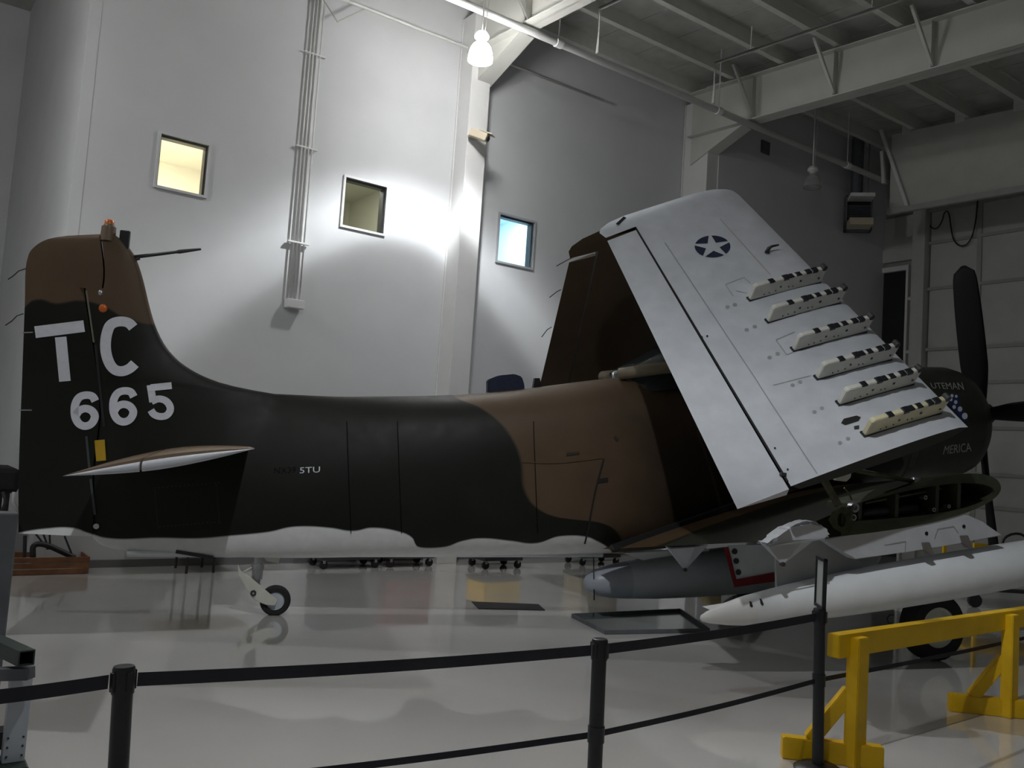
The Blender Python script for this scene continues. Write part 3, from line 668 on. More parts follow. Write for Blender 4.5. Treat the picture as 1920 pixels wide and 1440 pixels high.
# ---- horizontal tail
def slab_section(te, le, thk, u, side):
    p = te+(le-te)*u; return p + side*np.array([0, 0, 1])*thk*(1-abs(2*u-1)**1.7)
for sg in (1, -1):
    st_root = (np.array([-1.76, .12, 1.50]), np.array([-.42, .12, 1.75]), .075); st_tip = (np.array([-1.74, 2.13, 1.468]), np.array([-.34, 2.13, 1.77]), .05)
    def stab_block(u0, u1, v1=1.0, nu=10, nv=6):
        bm = B()
        rows = []
        for j in range(nv+1):
            v = j/nv*v1; te = st_root[0]*(1-v)+st_tip[0]*v; le = st_root[1]*(1-v)+st_tip[1]*v; th = st_root[2]*(1-v)+st_tip[2]*v
            us = [u0+(u1-u0)*k/nu for k in range(nu+1)]
            lp = [slab_section(te, le, th, u, 1) for u in us]+[slab_section(te, le, th, u, -1) for u in us[::-1]]
            rows.append([bm.verts.new(V3(p[0], sg*p[1], p[2])) for p in lp])
        for p, q in zip(rows, rows[1:]):
            m = len(p)
            for k in range(m): bm.faces.new((p[k], p[(k+1) % m], q[(k+1) % m], q[k]))
        bm.faces.new(rows[0]); bm.faces.new(rows[-1]); bmesh.ops.remove_doubles(bm, verts=bm.verts[:], dist=1e-4)
        return bm
    stb = part('horizontal_stabilizer', stab_block(.40, 1), 'tan_paint', auto=40)
    elv = part('elevator', stab_block(0, .385), 'tan_paint', auto=40)
    for nm_, pr, (u0, u1) in (('white_tip', stb, (.40, 1)), ('white_tip', elv, (0, .385))):
        bm = B(); rows = []
        for tt, k_ in ((2.125, 1.03), (2.17, .95), (2.20, .6), (2.208, .1)):
            us = [u0+(u1-u0)*k/14 for k in range(15)]; te, le, th = st_tip
            off = np.array([0, tt-2.13, 0]); rows.append([bm.verts.new(V3(p[0], sg*(p[1]+off[1]), p[2]-.004)) for p in [slab_section(te, le, th*k_, u, .55) for u in us]+[slab_section(te, le, th*k_, u, -1.15) for u in us[::-1]]])
        for p, q in zip(rows, rows[1:]):
            m = len(p)
            for k in range(m): bm.faces.new((p[k], p[(k+1) % m], q[(k+1) % m], q[k]))
        bm.faces.new(rows[0]); bm.faces.new(rows[-1]); bmesh.ops.remove_doubles(bm, verts=bm.verts[:], dist=1e-4)
        part(nm_, bm, 'wing_white', pr, auto=50)
# ---- tail wheel
tw = A(516, 1127); wr_ = .158
def wheel(parent, s, t, z, r, wd, mt='rubber', flat=.0, hubm='pale_blue_paint', nmw='tyre'):
    bm = B(); lathe(bm, [(-wd/2, r*.58), (-wd/2, r*.86), (-wd*.36, r*.97), (-wd*.12, r), (wd*.12, r), (wd*.36, r*.97), (wd/2, r*.86), (wd/2, r*.58)], V3(s, t, z), V3(0, 1, 0), 40, close=True)
    for v in bm.verts:
        if v.co.z < z-r+flat: v.co.z = z-r+flat
    o = part(nmw, bm, mt, parent, auto=35)
    bm = B(); lathe(bm, [(-wd*.45, 0), (-wd*.45, r*.3), (-wd*.38, r*.52), (-wd*.46, r*.56), (-wd*.46, r*.6), (wd*.46, r*.6), (wd*.46, r*.56), (wd*.38, r*.52), (wd*.45, r*.3), (wd*.45, 0)], V3(s, t, z), V3(0, 1, 0), 32)
    part('wheel_hub', bm, hubm, parent, auto=30); return o
tg = part('tail_gear_strut', lathe(B(), [(0, .035), (.10, .035), (.10, .055), (.2, .055), (.2, .065), (.26, .065), (.26, .05), (.46, .05)], V3(-.22, 0, .27), (-.02, 0, 1), 20), 'steel', auto=40)
wheel(tg, tw[0], 0, wr_-.006, wr_, .11, flat=.012)
FA = [(446, 1058), (452, 1072), (470, 1082), (494, 1103), (520, 1124), (516, 1135), (500, 1134), (482, 1127), (471, 1118), (460, 1098), (447, 1078)]
for tt in (.075, -.095):
    bm = B(); prism(bm, [V3(*A(x, y, tt)) for x, y in FA], V3(0, .02, 0)); bmesh.ops.bevel(bm, geom=bm.edges[:], offset=.004, segments=1, affect='EDGES'); part('fork_arm', bm, 'cream_metal', tg)
q = A(475, 1112, .1); bm = B(); lathe(bm, [(0, .012), (0, .03), (.012, .03), (.012, .018), (.006, .012)], V3(*q), V3(0, 1, 0), 20); part('arm_boss', bm, 'dark_iron', tg)
rod('drag_link', A(449, 1076, .06), A(472, 1064, .04), .008, 'cream_metal', tg); rod('arm_spacer', A(460, 1085, -.09), A(460, 1085, .09), .02, 'cream_metal', tg)
bm = B(); prism(bm, [V3(*A(x, y, .05)) for x, y in ((495, 1046), (525, 1046), (522, 1056), (500, 1052))], V3(0, -.1, 0)); part('gear_door', bm, 'cream_metal', tg)
bm = B(); bar(bm, V3(*A(330, 1034, .1)), V3(*A(400, 1046, .1)), .05, .03); part('arrester_fairing', bm, 'dark_iron', fus)
rod('keel_tube', (-1.5, .06, .60), (3.6, .1, .762), .035, 'tank_white', fus, 12)
# ---- dorsal fittings
def px_slab(name, px, tc_, wd, m, parent=None, bev=.0):
    bm = B(); prism(bm, [V3(*A(x, y, tc_+wd/2)) for x, y in px], V3(0, -wd, 0))
    if bev: bmesh.ops.bevel(bm, geom=bm.edges[:], offset=bev, segments=2, affect='EDGES')
    return part(name, bm, m, parent)
px_slab('dorsal_aerial', [(915, 745), (915, 712), (935, 704), (965, 701), (979, 706), (984, 722), (984, 740)], 0, .10, 'navy_paint', fus, .012)
px_slab('aerial_base', [(914, 762), (915, 738), (984, 733), (985, 755)], 0, .12, 'tan_paint', fus)
px_slab('stub_aerial', [(1000, 727), (1003, 709), (1012, 709), (1016, 725)], 0, .06, 'black_metal', fus)
# ---- canopy
bm = B(); rows = []
for i in range(21):
    f = i/20; s = 3.62+f*2.9; zb = interp(s, ZT)-.22; h = .22+.62*math.sin(math.pi*min(f*.62+.02, 1))**.8*(1 if f < .75 else (1-(f-.75)/.25*.75)); wd = .5*(min(1, f*6+.25))**.5
    rows.append([bm.verts.new(V3(s, wd*math.cos(math.pi*k/16)*(1-.25*math.sin(math.pi*k/16)), zb+h*math.sin(math.pi*k/16))) for k in range(17)])
for p, q in zip(rows, rows[1:]):
    for k in range(16): bm.faces.new((p[k], p[k+1], q[k+1], q[k]))
bm.faces.new(rows[0]); bm.faces.new(rows[-1]); can = part('canopy', bm, 'canopy_glass', smooth=True)
for tt in (.5, -.5):
    bm = B(); tube(bm, [V3(s, tt*min(1, (s-3.3)*1.6), interp(s, ZT)+.03+.02*(s-3.6)) for s in lin(3.62, 6.4, 12)], .07, 10); part('canopy_rail', bm, 'canopy_frame', can, smooth=True)
for s in (4.5, 5.4):
    bm = B(); f = (s-3.62)/2.9; zb = interp(s, ZT)-.22; h = .225+.63*math.sin(math.pi*min(f*.62+.02, 1))**.8; tube(bm, [V3(s, .505*math.cos(math.pi*k/16)*(1-.25*math.sin(math.pi*k/16)), zb+h*math.sin(math.pi*k/16)) for k in range(17)], .025, 8); part('canopy_bow', bm, 'canopy_frame', can, smooth=True)
# ---- engine cowling, nose art, propeller
CA = np.array([math.cos(math.radians(8)), 0, math.sin(math.radians(8))]); C0 = np.array([7.0, 0, 2.45])
bm = B(); lathe(bm, [(-.1, .70), (.0, .735), (.3, .755), (1.1, .752), (1.38, .735), (1.52, .69), (1.60, .62), (1.62, .55), (1.56, .5), (1.1, .48), (1.1, 0)], V3(*C0), V3(*CA), 56); cowl = part('cowling', bm, 'cowl_green', auto=45)
bm = B(); lathe(bm, [(-.02, .757), (0, .762), (.05, .762), (.07, .757)], V3(*(C0+CA*.32)), V3(*CA), 56); part('cowl_band', bm, 'olive', cowl, smooth=True)
def cowl_hit(x, y, off=.006):
    d = rayA(x, y); d = d/np.linalg.norm(d); o = CAMA-C0; R_c = .755+off
    dp, op = d-CA*(d@CA), o-CA*(o@CA); a, b_, c = dp@dp, 2*dp@op, op@op-R_c**2; disc = max(b_*b_-4*a*c, 0)
    return CAMA+d*((-b_-math.sqrt(disc))/(2*a))
text_on('nose_lettering', 'UTEMAN', [(1748, 728), (1808, 731), (1804, 717), (1744, 718)], cowl_hit, mat('lettering_dull', (.36, .37, .36), .6), cowl)
text_on('nose_lettering', 'MERICA', [(1768, 852), (1822, 846), (1820, 830), (1772, 836)], cowl_hit, mat('lettering_dull', (.36, .37, .36), .6), cowl)
def px_patch(name, poly, hit, m, parent, sub=0):
    bm = B(); f = bm.faces.new([bm.verts.new((x, y, 0)) for x, y in poly])
    bmesh.ops.triangulate(bm, faces=bm.faces[:])
    if sub: bmesh.ops.subdivide_edges(bm, edges=bm.edges[:], cuts=sub, use_grid_fill=True)
    for v in bm.verts: v.co = V3(*hit(v.co.x, v.co.y))
    return part(name, bm, m, parent)
px_patch('nose_shield', [(1768, 737), (1796, 740), (1800, 762), (1806, 772), (1816, 790), (1806, 790), (1785, 765), (1768, 748)], cowl_hit, 'flag_blue', cowl, 2)
def circ(cx_, cy_, rx, ry=None, n=14, rot=0): ry = ry or rx; return [(cx_+rx*math.cos(2*math.pi*k/n+rot), cy_+ry*math.sin(2*math.pi*k/n+rot)) for k in range(n)]
for cx_, cy_, r_ in ((1785, 742, 3), (1793, 743, 2.5), (1783, 749, 3), (1792, 754, 3.4), (1789, 763, 3.4), (1800, 767, 4.5), (1809, 780, 5.5)): px_patch('shield_star', circ(cx_, cy_, r_, r_*1.15, 8), lambda x, y: cowl_hit(x, y, .010), 'marking_white', cowl)
PH = np.array([8.98, 0, 2.79])
bm = B(); lathe(bm, [(-.45, .22), (-.1, .2), (0, .16), (.12, .15), (.2, .1), (.24, 0)], V3(*PH), V3(*CA), 24); prop = part('propeller_hub', bm, 'black_metal', auto=40)
pu = np.array([-CA[2], 0, CA[0]]); pt = np.array([0, 1.0, 0])
for k in range(4):
    an = math.radians(90*k-1.5); d = pu*math.cos(an)+pt*math.sin(an); sd = np.cross(CA, d); bm = B(); rows = []
    for i in range(22):
        f = i/21; rad = .12+f*1.92; wd = interp(f, [(0, .09), (.12, .13), (.3, .17), (.6, .175), (.88, .165), (.95, .145), (.98, .115), (.995, .07), (1, .03)]); tw_ = -math.radians(48-30*f); th = .045*(1-f)+.012
        e1 = sd*math.cos(tw_)+CA*math.sin(tw_); e2 = -sd*math.sin(tw_)+CA*math.cos(tw_); c = PH+d*rad
        rows.append([bm.verts.new(V3(*(c+e1*wd*math.cos(2*math.pi*j/12)+e2*th*math.sin(2*math.pi*j/12)))) for j in range(12)])
    for p, q in zip(rows, rows[1:]):
        for j in range(12): bm.faces.new((p[j], p[(j+1) % 12], q[(j+1) % 12], q[j]))
    bm.faces.new(rows[0]); bm.faces.new(rows[-1]); part('propeller_blade', bm, 'propeller_black', prop, smooth=True)
# ---- inner wing with the open fold rib
TF = 2.75
def sec(te, le, thu, thl, n=22):
    us = [math.sin(math.pi/2*k/n) for k in range(n+1)]; up = [te+(le-te)*u + np.array([0, 0, thu*naca(1-u)]) for u in us]; lo = [te+(le-te)*u - np.array([0, 0, thl*naca(1-u)]) for u in us]
    return up, lo
def A3(x, y, t): return A(x, y, t)
RTI = (np.array([3.45, .45, .86]), np.array([7.0, .45, 1.62])); TPI = (np.array([4.14, TF, 1.245]), np.array([6.62, TF, 1.84]))
cwm = bpy.data.materials.new('wing_camouflage'); cwm.use_nodes = True; MATS['wing_camouflage'] = cwm; N, L = nm(cwm); b = N['Principled BSDF']; tc = N.new('ShaderNodeTexCoord')
n1 = N.new('ShaderNodeTexNoise'); n1.inputs['Scale'].default_value = .9; n1.inputs['Detail'].default_value = 1; L.new(tc.outputs['Object'], n1.inputs['Vector'])
sx = N.new('ShaderNodeSeparateXYZ'); L.new(tc.outputs['Object'], sx.inputs[0])
dd = mth(N, L, 'ADD', mth(N, L, 'MULTIPLY', sx.outputs['Y'], -1.0), mth(N, L, 'MULTIPLY', n1.outputs['Fac'], .5))
L.new(mixc(N, L, step(N, L, 1.55, dd, .06), (.014, .015, .009), (.075, .048, .026)), b.inputs['Base Color']); b.inputs['Roughness'].default_value = .6; b.inputs['Specular IOR Level'].default_value = .12
for sg in (1, -1):
    bu, bl = B(), B(); R0, T0 = sec(*RTI, .25, .18), sec(*TPI, .24, .17)
    nv = 6; ru, rl = [], []
    for j in range(nv+1):
        v = j/nv; ru.append([bu.verts.new(V3(p[0], sg*p[1], p[2])) for p in [a*(1-v)+c*v for a, c in zip(R0[0], T0[0])]]); rl.append([bl.verts.new(V3(p[0], sg*p[1], p[2])) for p in [a*(1-v)+c*v for a, c in zip(R0[1], T0[1])]])
    for rows, bm in ((ru, bu), (rl, bl)):
        for p, q in zip(rows, rows[1:]):
            for k in range(len(p)-1): bm.faces.new((p[k], p[k+1], q[k+1], q[k]))
    iw = part('inner_wing', bu, 'wing_camouflage', smooth=True); part('lower_skin', bl, 'tank_white', iw, smooth=True)
    # rib: outer rim, recessed dark bay, stiffeners
    up, lo = T0; k0 = 4; loop = up[k0:]+lo[k0:-1][::-1]
    cen = sum(loop)/len(loop); inner = [p+(cen-p)*np.array([.11, 0, .36]) for p in loop]
    rear = up[:k0+1]+lo[:k0+1][::-1]
    bm = B(); bm.faces.new([bm.verts.new(V3(p[0], sg*p[1], p[2])) for p in rear]); part('flap_end', bm, 'wing_camouflage', iw)
    bm = B(); o_ = [bm.verts.new(V3(p[0], sg*p[1], p[2])) for p in loop]; i_ = [bm.verts.new(V3(p[0], sg*p[1], p[2])) for p in inner]; d_ = [bm.verts.new(V3(p[0], sg*(p[1]-.4), p[2])) for p in inner]; m = len(loop)
    for k in range(m): bm.faces.new((o_[k], o_[(k+1) % m], i_[(k+1) % m], i_[k])); bm.faces.new((i_[k], i_[(k+1) % m], d_[(k+1) % m], d_[k]))
    part('fold_rib', bm, 'olive', iw)
    bm = B(); bm.faces.new([bm.verts.new(V3(p[0], sg*(p[1]-.38), p[2])) for p in inner]); part('bay_wall', bm, mat('bay_shade', (.018, .018, .013), .7), iw)  # near-black colour stands in for the wing's shade inside the bay
    if sg < 0: continue
    for s in (5.05, 5.45, 5.9, 6.15):
        zc = 1.245+(s-4.14)*.24; bm = B(); bevbox(bm, s-.02, s+.02, -(TF-.02), -(TF-.36), zc-.17, zc+.17, .004); part('bay_stiffener', bm, 'olive', iw)
    for (a, c, r_, m) in (((5.15, 2.62, 1.52), (5.75, 2.62, 1.60), .045, 'dark_iron'), ((5.2, 2.6, 1.62), (6.05, 2.6, 1.80), .012, 'olive_light'), ((5.3, 2.68, 1.44), (5.52, 2.68, 1.50), .014, 'cream_metal'), ((5.4, 2.7, 1.43), (5.6, 2.7, 1.50), .012, 'cream_metal'), ((5.0, 2.66, 1.42), (5.05, 2.7, 1.62), .02, 'dark_iron'), ((5.8, 2.6, 1.50), (6.1, 2.65, 1.62), .03, 'olive')):
        rod('fold_linkage', a, c, r_, m, iw)
    for (s, z, r_) in ((4.98, 1.58, .045), (4.97, 1.49, .03), (5.75, 1.71, .02), (5.85, 1.60, .02), (6.02, 1.64, .018)):
        bm = B(); lathe(bm, [(-.03, 0), (-.03, r_), (.03, r_), (.03, r_*.55), (.0, r_*.5), (0, 0)], V3(s, TF-.03, z), V3(0, 1, 0), 16); part('fold_fitting', bm, 'steel', iw)
    # hinge lug plate with its big hole
    out = [(1553, 975), (1560, 960), (1580, 950), (1592, 952), (1597, 975), (1598, 1000), (1580, 1000), (1562, 990)]
    hole = circ(1578, 975, 9, 14, 8, math.pi/8)[::-1]
    bm = B(); oo = [bm.verts.new(V3(*A(x, y, TF+.03))) for x, y in out]; hh = [bm.verts.new(V3(*A(x, y, TF+.03))) for x, y in circ(1578, 975, 8, 14, 8, math.radians(180))]
    for k in range(8): bm.faces.new((oo[k], oo[(k+1) % 8], hh[(k+1) % 8], hh[k]))
    bmesh.ops.solidify(bm, geom=bm.faces[:], thickness=.03); part('hinge_lug', bm, 'olive_light', iw)
    bm = B(); bar(bm, V3(*A(1545, 900, TF)), V3(*A(1572, 948, TF)), .05, .05); part('fold_strut', bm, 'olive_light', iw)
    rod('fold_actuator', A(1605, 882, 2.6), A(1715, 903, 2.6), .022, 'olive_light', iw); rod('actuator_end', A(1712, 902, 2.6), A(1724, 904, 2.6), .04, 'steel', iw)
    px_slab('fold_bracket', [(1568, 890), (1580, 884), (1598, 880), (1596, 895), (1588, 903), (1569, 901)], 2.8, .06, 'pylon_white', iw, .006)
    px_slab('fold_bracket', [(1619, 878), (1630, 863), (1668, 850), (1668, 862)], 2.5, .06, 'canopy_frame', iw)
    bm = B(); tube(bm, [V3(*A(x, y, TF-.05)) for x, y in ((1583, 915), (1592, 925), (1597, 937))], .008, 6); part('fold_linkage', bm, 'olive_light', iw)
    # flap hinge brackets hanging from the trailing edge
    for tri, tt in (([(1256, 1030), (1303, 1026), (1284, 1070)], 1.4), ([(1440, 1024), (1508, 1013), (1467, 1060)], 2.86)):
        q = [A(x, y, tt) for x, y in tri]; bm = B(); a = [bm.verts.new(V3(*p)) for p in q]; bk = bm.verts.new(V3(*(q[1]+np.array([.22, -.12, .02])))); bk2 = bm.verts.new(V3(*(q[0]+np.array([.05, -.25, .02]))))
        bm.faces.new(a); bm.faces.new((a[1], bk, a[2])); bm.faces.new((a[0], a[2], bk2)); bm.faces.new((bk2, a[2], bk)); bm.faces.new((a[0], bk2, bk, a[1])); part('flap_bracket', bm, 'wing_white', iw)
        bm = B(); lathe(bm, [(-.02, 0), (-.02, .02), (.02, .02), (.02, 0)], V3(*(q[2]+np.array([0, .0, .01]))), V3(0, 1, 0), 10); part('bracket_pin', bm, 'dark_iron', iw)
    # rounded white fairing behind the pylon
    px_slab('white_fairing', [(1438, 1023), (1458, 1007), (1480, 991), (1502, 980), (1522, 976), (1540, 981), (1551, 992), (1563, 1007), (1546, 1010)], 2.84, .17, 'wing_white', iw, .028)
    bm = B(); bar(bm, V3(*A(1441, 1024, 2.94)), V3(*A(1546, 1010, 2.94)), .01, .012); part('fairing_seam', bm, 'line_grey', iw)
bm = B(); bar(bm, V3(*A(1148, 1027, .70)), V3(*A(1385, 944, .74)), .10, .05); part('flap_gap', bm, 'marking_black', fus)
px_slab('landing_flap_plate', [(1455, 1048), (1457, 1112), (1530, 1095), (1620, 1060), (1606, 1046), (1545, 1008), (1500, 1016)], 2.42, .03, 'tank_grey')
# perforated plate with red edges beside the belly tank
pl_ = px_slab('air_brake_plate', [(1366, 1024), (1381, 1087), (1456, 1073), (1456, 1020)], .72, .03, 'tank_white')
px_slab('red_edge', [(1358, 1027), (1366, 1026), (1381, 1087), (1456, 1073), (1456, 1090), (1378, 1101)], .75, .02, 'red_paint', pl_)
for cx_, cy_ in ((1378, 1034), (1381, 1052), (1385, 1073)): px_slab('lightening_hole', circ(cx_, cy_, 5, 5.5, 14), .745, .01, 'dark_iron', pl_)
# ---- folded outer wing panels
RTE, RLE, TTE, TLE = A(1381, 951, 3.2), A(1815, 801, 3.2), A(1136, 446, .6), A(1386, 366, .6)
nW = np.cross(RLE-RTE, TTE-RTE); nW /= np.linalg.norm(nW)
if nW[1] < 0: nW = -nW
def WP(u, v, side):
    te = RTE*(1-v)+TTE*v; le = RLE*(1-v)+TLE*v; c = np.linalg.norm(le-te); k = .03 if side > 0 else -.045
    return te+(le-te)*u+nW*c*k*naca(1-u)
def wing_block(u0, u1, side, sg, nu=16, nv=10, v0=0.0, v1=1.0):
    bm = B(); rows = [[bm.verts.new(V3(*(WP(u0+(u1-u0)*i/nu, v0+(v1-v0)*j/nv, side)*np.array([1, sg, 1])))) for i in range(nu+1)] for j in range(nv+1)]
    for p, q in zip(rows, rows[1:]):
        for k in range(nu): bm.faces.new((p[k], p[k+1], q[k+1], q[k]))
    return bm
def wing_hit(x, y, off=.004):
    d = rayA(x, y); h = .03
    for _ in range(5):
        o = RTE+nW*h; tt = ((o-CAMA)@nW)/(d@nW); p = CAMA+d*tt
        # recover u,v
        v = 0.5
        for _k in range(6):
            te = RTE*(1-v)+TTE*v; le = RLE*(1-v)+TLE*v; q = p-te; ch = le-te; u = (q@ch)/(ch@ch); a = RTE*(1-u)+RLE*u; b_ = TTE*(1-u)+TLE*u; v = ((p-a)@(b_-a))/((b_-a)@(b_-a))
        base = te+ch*u; c = np.linalg.norm(ch); h = (base-RTE)@nW + c*.03*naca(1-u)+off
    return p
UA = .215
for sg in (1, -1):
    lower_m, upper_m = 'wing_white', 'tan_dark'
    wg = part('outer_wing', wing_block(UA, 1, 1, sg), lower_m, smooth=True)
    part('upper_skin', wing_block(UA, 1, -1, sg), upper_m, wg, smooth=True)
    # closing faces at hinge line and root rib
    bm = B()
    for j in range(10):
        q = [WP(UA, j/10, 1), WP(UA, (j+1)/10, 1), WP(UA, (j+1)/10, -1), WP(UA, j/10, -1)]; bm.faces.new([bm.verts.new(V3(*(p*np.array([1, sg, 1])))) for p in q])
    part('hinge_spar', bm, 'marking_black', wg)
    bm = B(); q = [WP(UA+(1-UA)*i/16, 0, 1) for i in range(17)]+[WP(UA+(1-UA)*i/16, 0, -1) for i in range(16, -1, -1)]; bm.faces.new([bm.verts.new(V3(*(p*np.array([1, sg, 1])))) for p in q[:-1]]); part('root_rib', bm, 'bay_shade', wg)
    al = part('aileron', wing_block(0, UA-.012, 1, sg, 6, 10, -.005, .985), lower_m, wg, smooth=True)
    part('aileron_upper', wing_block(0, UA-.012, -1, sg, 6, 10, -.005, .985), upper_m, wg, smooth=True)
    bm = B(); qa = [[bm.verts.new(V3(*(WP(UA-.012, -.005+.99*j/10, sd_)*np.array([1, sg, 1])))) for sd_ in (1, -1)] for j in range(11)]
    for p, q in zip(qa, qa[1:]): bm.faces.new((p[0], p[1], q[1], q[0]))
    part('aileron_nose', bm, 'marking_black', wg)
    for v in (-.005, .985):
        bm = B(); q = [WP((UA-.012)*i/6, v, 1) for i in range(7)]+[WP((UA-.012)*i/6, v, -1) for i in range(6, 0, -1)]; bm.faces.new([bm.verts.new(V3(*(p*np.array([1, sg, 1])))) for p in q]); part('aileron_end', bm, lower_m if sg > 0 else upper_m, wg)
    # rounded tip cap
    span = TTE-RTE; rowsU, rowsL = [], []
    bu, bl = B(), B()
    for (du, dl, ext, th) in ((-.0, 1.0, 0, 1), (-.02, .985, .035, .95), (.0, .95, .055, .75), (.08, .87, .075, .4), (.2, .74, .085, .08)):
        te, le = TTE, TLE; c = np.linalg.norm(le-te); e = (TLE+TTE-RLE-RTE)/2; e = e/np.linalg.norm(e)
        us = [du+(dl-du)*i/14 for i in range(15)]
        for rows, bm, kk in ((rowsU, bu, .03), (rowsL, bl, -.045)):
            rows.append([bm.verts.new(V3(*((te+(le-te)*u+nW*c*kk*th*naca(1-(u-du)/(dl-du))+e*(ext*3.0 if False else ext*3.2))*np.array([1, sg, 1])))) for u in us])
    for rows, bm in ((rowsU, bu), (rowsL, bl)):
        for p, q in zip(rows, rows[1:]):
            for k in range(14): bm.faces.new((p[k], p[k+1], q[k+1], q[k]))
    part('wing_tip', bu, lower_m, wg, smooth=True); part('wing_tip_upper', bl, 'tan_dark', wg, smooth=True)
    if sg < 0:
        for q in ([(1062, 483), (1052, 488), (1033, 499)], [(1044, 543), (1036, 547), (1023, 558)], [(1030, 613), (1022, 618), (1012, 632)]):
            bm = B(); tube(bm, [V3(*A(x+11-(y-483)*.05, y, -.62-(y-483)*.0045)) for x, y in q], .006, 6); part('static_wick', bm, 'dark_iron', wg, smooth=True)
        continue
    # underside markings and fittings of the near wing
    def wstroke(name, px, wpx, m, off=.004):
        P = [wing_hit(x, y, off) for x, y in px]; bm = B(); rows = []
        for i, p in enumerate(P):
            d = P[min(i+1, len(P)-1)]-P[max(i-1, 0)]; d /= np.linalg.norm(d); sd = np.cross(nW, d); rows.append([bm.verts.new(V3(*(p+sd*wpx*.0025*k))) for k in (-1, 1)])
        for a, c in zip(rows, rows[1:]): bm.faces.new((a[0], a[1], c[1], c[0]))
        return part(name, bm, m, wg)
    def segs(a, c, n=8): return [(a[0]+(c[0]-a[0])*i/n, a[1]+(c[1]-a[1])*i/n) for i in range(n+1)]
    wstroke('panel_line', segs((1247, 455), (1420, 715), 10)+segs((1424, 722), (1532, 888), 8), 2.0, 'line_grey')
    wstroke('panel_line', segs((1350, 410), (1445, 515), 8), 2.0, mat('line_tan', (.42, .38, .32), .6))
    wstroke('hinge_gap', segs((1192, 427), (1477, 903), 16), 4.0, 'marking_black', .006)
    for a, c in (((1360, 533), (1395, 520)), ((1395, 520), (1408, 532)), ((1360, 533), (1375, 555)), ((1455, 637), (1490, 622)), ((1455, 637), (1475, 665)), ((1475, 665), (1487, 660)), ((1450, 722), (1520, 704)), ((1380, 545), (1402, 550))): wstroke('hatch_outline', segs(a, c, 3), 1.5, 'line_grey')
    # star insignia: five dark blue segments of the disc around a white star
    cx_, cy_, rx, ry = 1336, 462, 33.5, 20.5
    for k in range(5):
        a0, a1 = math.radians(98+72*k), math.radians(98+72*(k+1)); am = (a0+a1)/2
        poly = [(cx_+rx*math.cos(a0+(a1-a0)*(.06+.88*j/8)), cy_-ry*math.sin(a0+(a1-a0)*(.06+.88*j/8))) for j in range(9)]+[(cx_+rx*.40*math.cos(am), cy_-ry*.40*math.sin(am))]
        px_patch('star_segment', poly, lambda x, y: wing_hit(x, y, .005), 'navy_paint', wg)
    # pylons
    PY = [((1404, 562), (1535, 528)), ((1438, 603), (1572, 566)), ((1486, 656), (1621, 620)), ((1530, 709), (1668, 672)), ((1571, 757), (1709, 718)), ((1618, 815), (1760, 772))]
    for i, (a, c) in enumerate(PY):
        pa, pc = wing_hit(*a, .0), wing_hit(*c, .0); d = pc-pa; ln = np.linalg.norm(d); d /= ln; sd = np.cross(nW, d)
        hh = .19
        pr_ = [(.0, .0), (ln, 0), (ln+.03, hh*.8), (ln+.02, hh), (.05, hh), (.02, hh*.93)]
        bm = B(); prism(bm, [V3(*(pa+d*x+nW*h-sd*.026)) for x, h in pr_], V3(*(sd*.052))); bmesh.ops.bevel(bm, geom=bm.edges[:], offset=.006, segments=2, affect='EDGES')
        py = part('weapon_pylon', bm, 'pylon_cream' if i == 5 else 'pylon_white', wg)
        bm = B(); prism(bm, [V3(*(pa+d*x+nW*h-sd*.032)) for x, h in ((-.012, -.02), (ln+.005, -.02), (ln+.005, .016), (-.012, .016))], V3(*(sd*.064))); part('base_strip', bm, 'black_metal', py)  # black strip along the contact line at the pylon foot
        for fx, sz in ((.26, .016), (.46, .030), (.53, .014), (.78, .022), (.87, .030), (.64, .010)):
            bm = B(); p = pa+d*(fx*ln)+nW*(hh*.99); bevbox(bm, -.034, .034, -.031, .031, -sz*.9, sz*.35, .008); Rm = Matrix(((d[0], sd[0], nW[0]), (-d[1], -sd[1], -nW[1]), (d[2], sd[2], nW[2]))).to_4x4()
            bm.transform(Matrix.Translation(V3(*p)) @ Rm); part('sway_brace', bm, 'black_metal', py)
        bm = B(); p = pa+d*(ln*1.0)+nW*(hh*1.0); lathe(bm, [(-.03, 0), (-.03, .03), (.03, .03), (.03, 0)], V3(*(p)), V3(*sd), 14); part('nose_fitting', bm, 'dark_iron', py)
        for fx, hz, r_ in ((.18, .25, .007), (.25, .28, .007), (.34, .3, .008), (.40, .5, .012), (.52, .35, .008), (.58, .32, .007), (.68, .55, .014), (.95, .4, .012)):
            bm = B(); p = pa+d*(fx*ln)+nW*(hh*hz); q = -sd if (-sd)@(CAMA-p) > 0 else sd; lathe(bm, [(0, 0), (0, r_), (.005, r_), (.005, 0)], V3(*(p+q*.0255)), V3(*q), 8); part('pylon_screw', bm, 'dark_iron', py)
    for q in ((1364, 575), (1378, 571), (1400, 618), (1415, 612), (1443, 670), (1458, 663), (1486, 722), (1500, 716), (1527, 772), (1541, 765), (1575, 830), (1590, 822)): px_patch('plug', circ(*q, 4.2, 3.2, 10), lambda x, y: wing_hit(x, y, .004), 'line_grey', wg)
    px_patch('cartridge_slot', [(1577, 793), (1582, 785), (1606, 779), (1614, 782), (1610, 789), (1585, 797)], lambda x, y: wing_hit(x, y, .005), 'marking_black', wg)
    px_patch('hatch_hole', [(1601, 799), (1611, 797), (1611, 804), (1602, 805)], lambda x, y: wing_hit(x, y, .005), 'dark_iron', wg)
    for q in ((1316, 632), (1453, 840), (1477, 880), (1326, 630)): px_patch('drain_hole', circ(*q, 2, 2, 8), lambda x, y: wing_hit(x, y, .006), 'marking_black', wg)
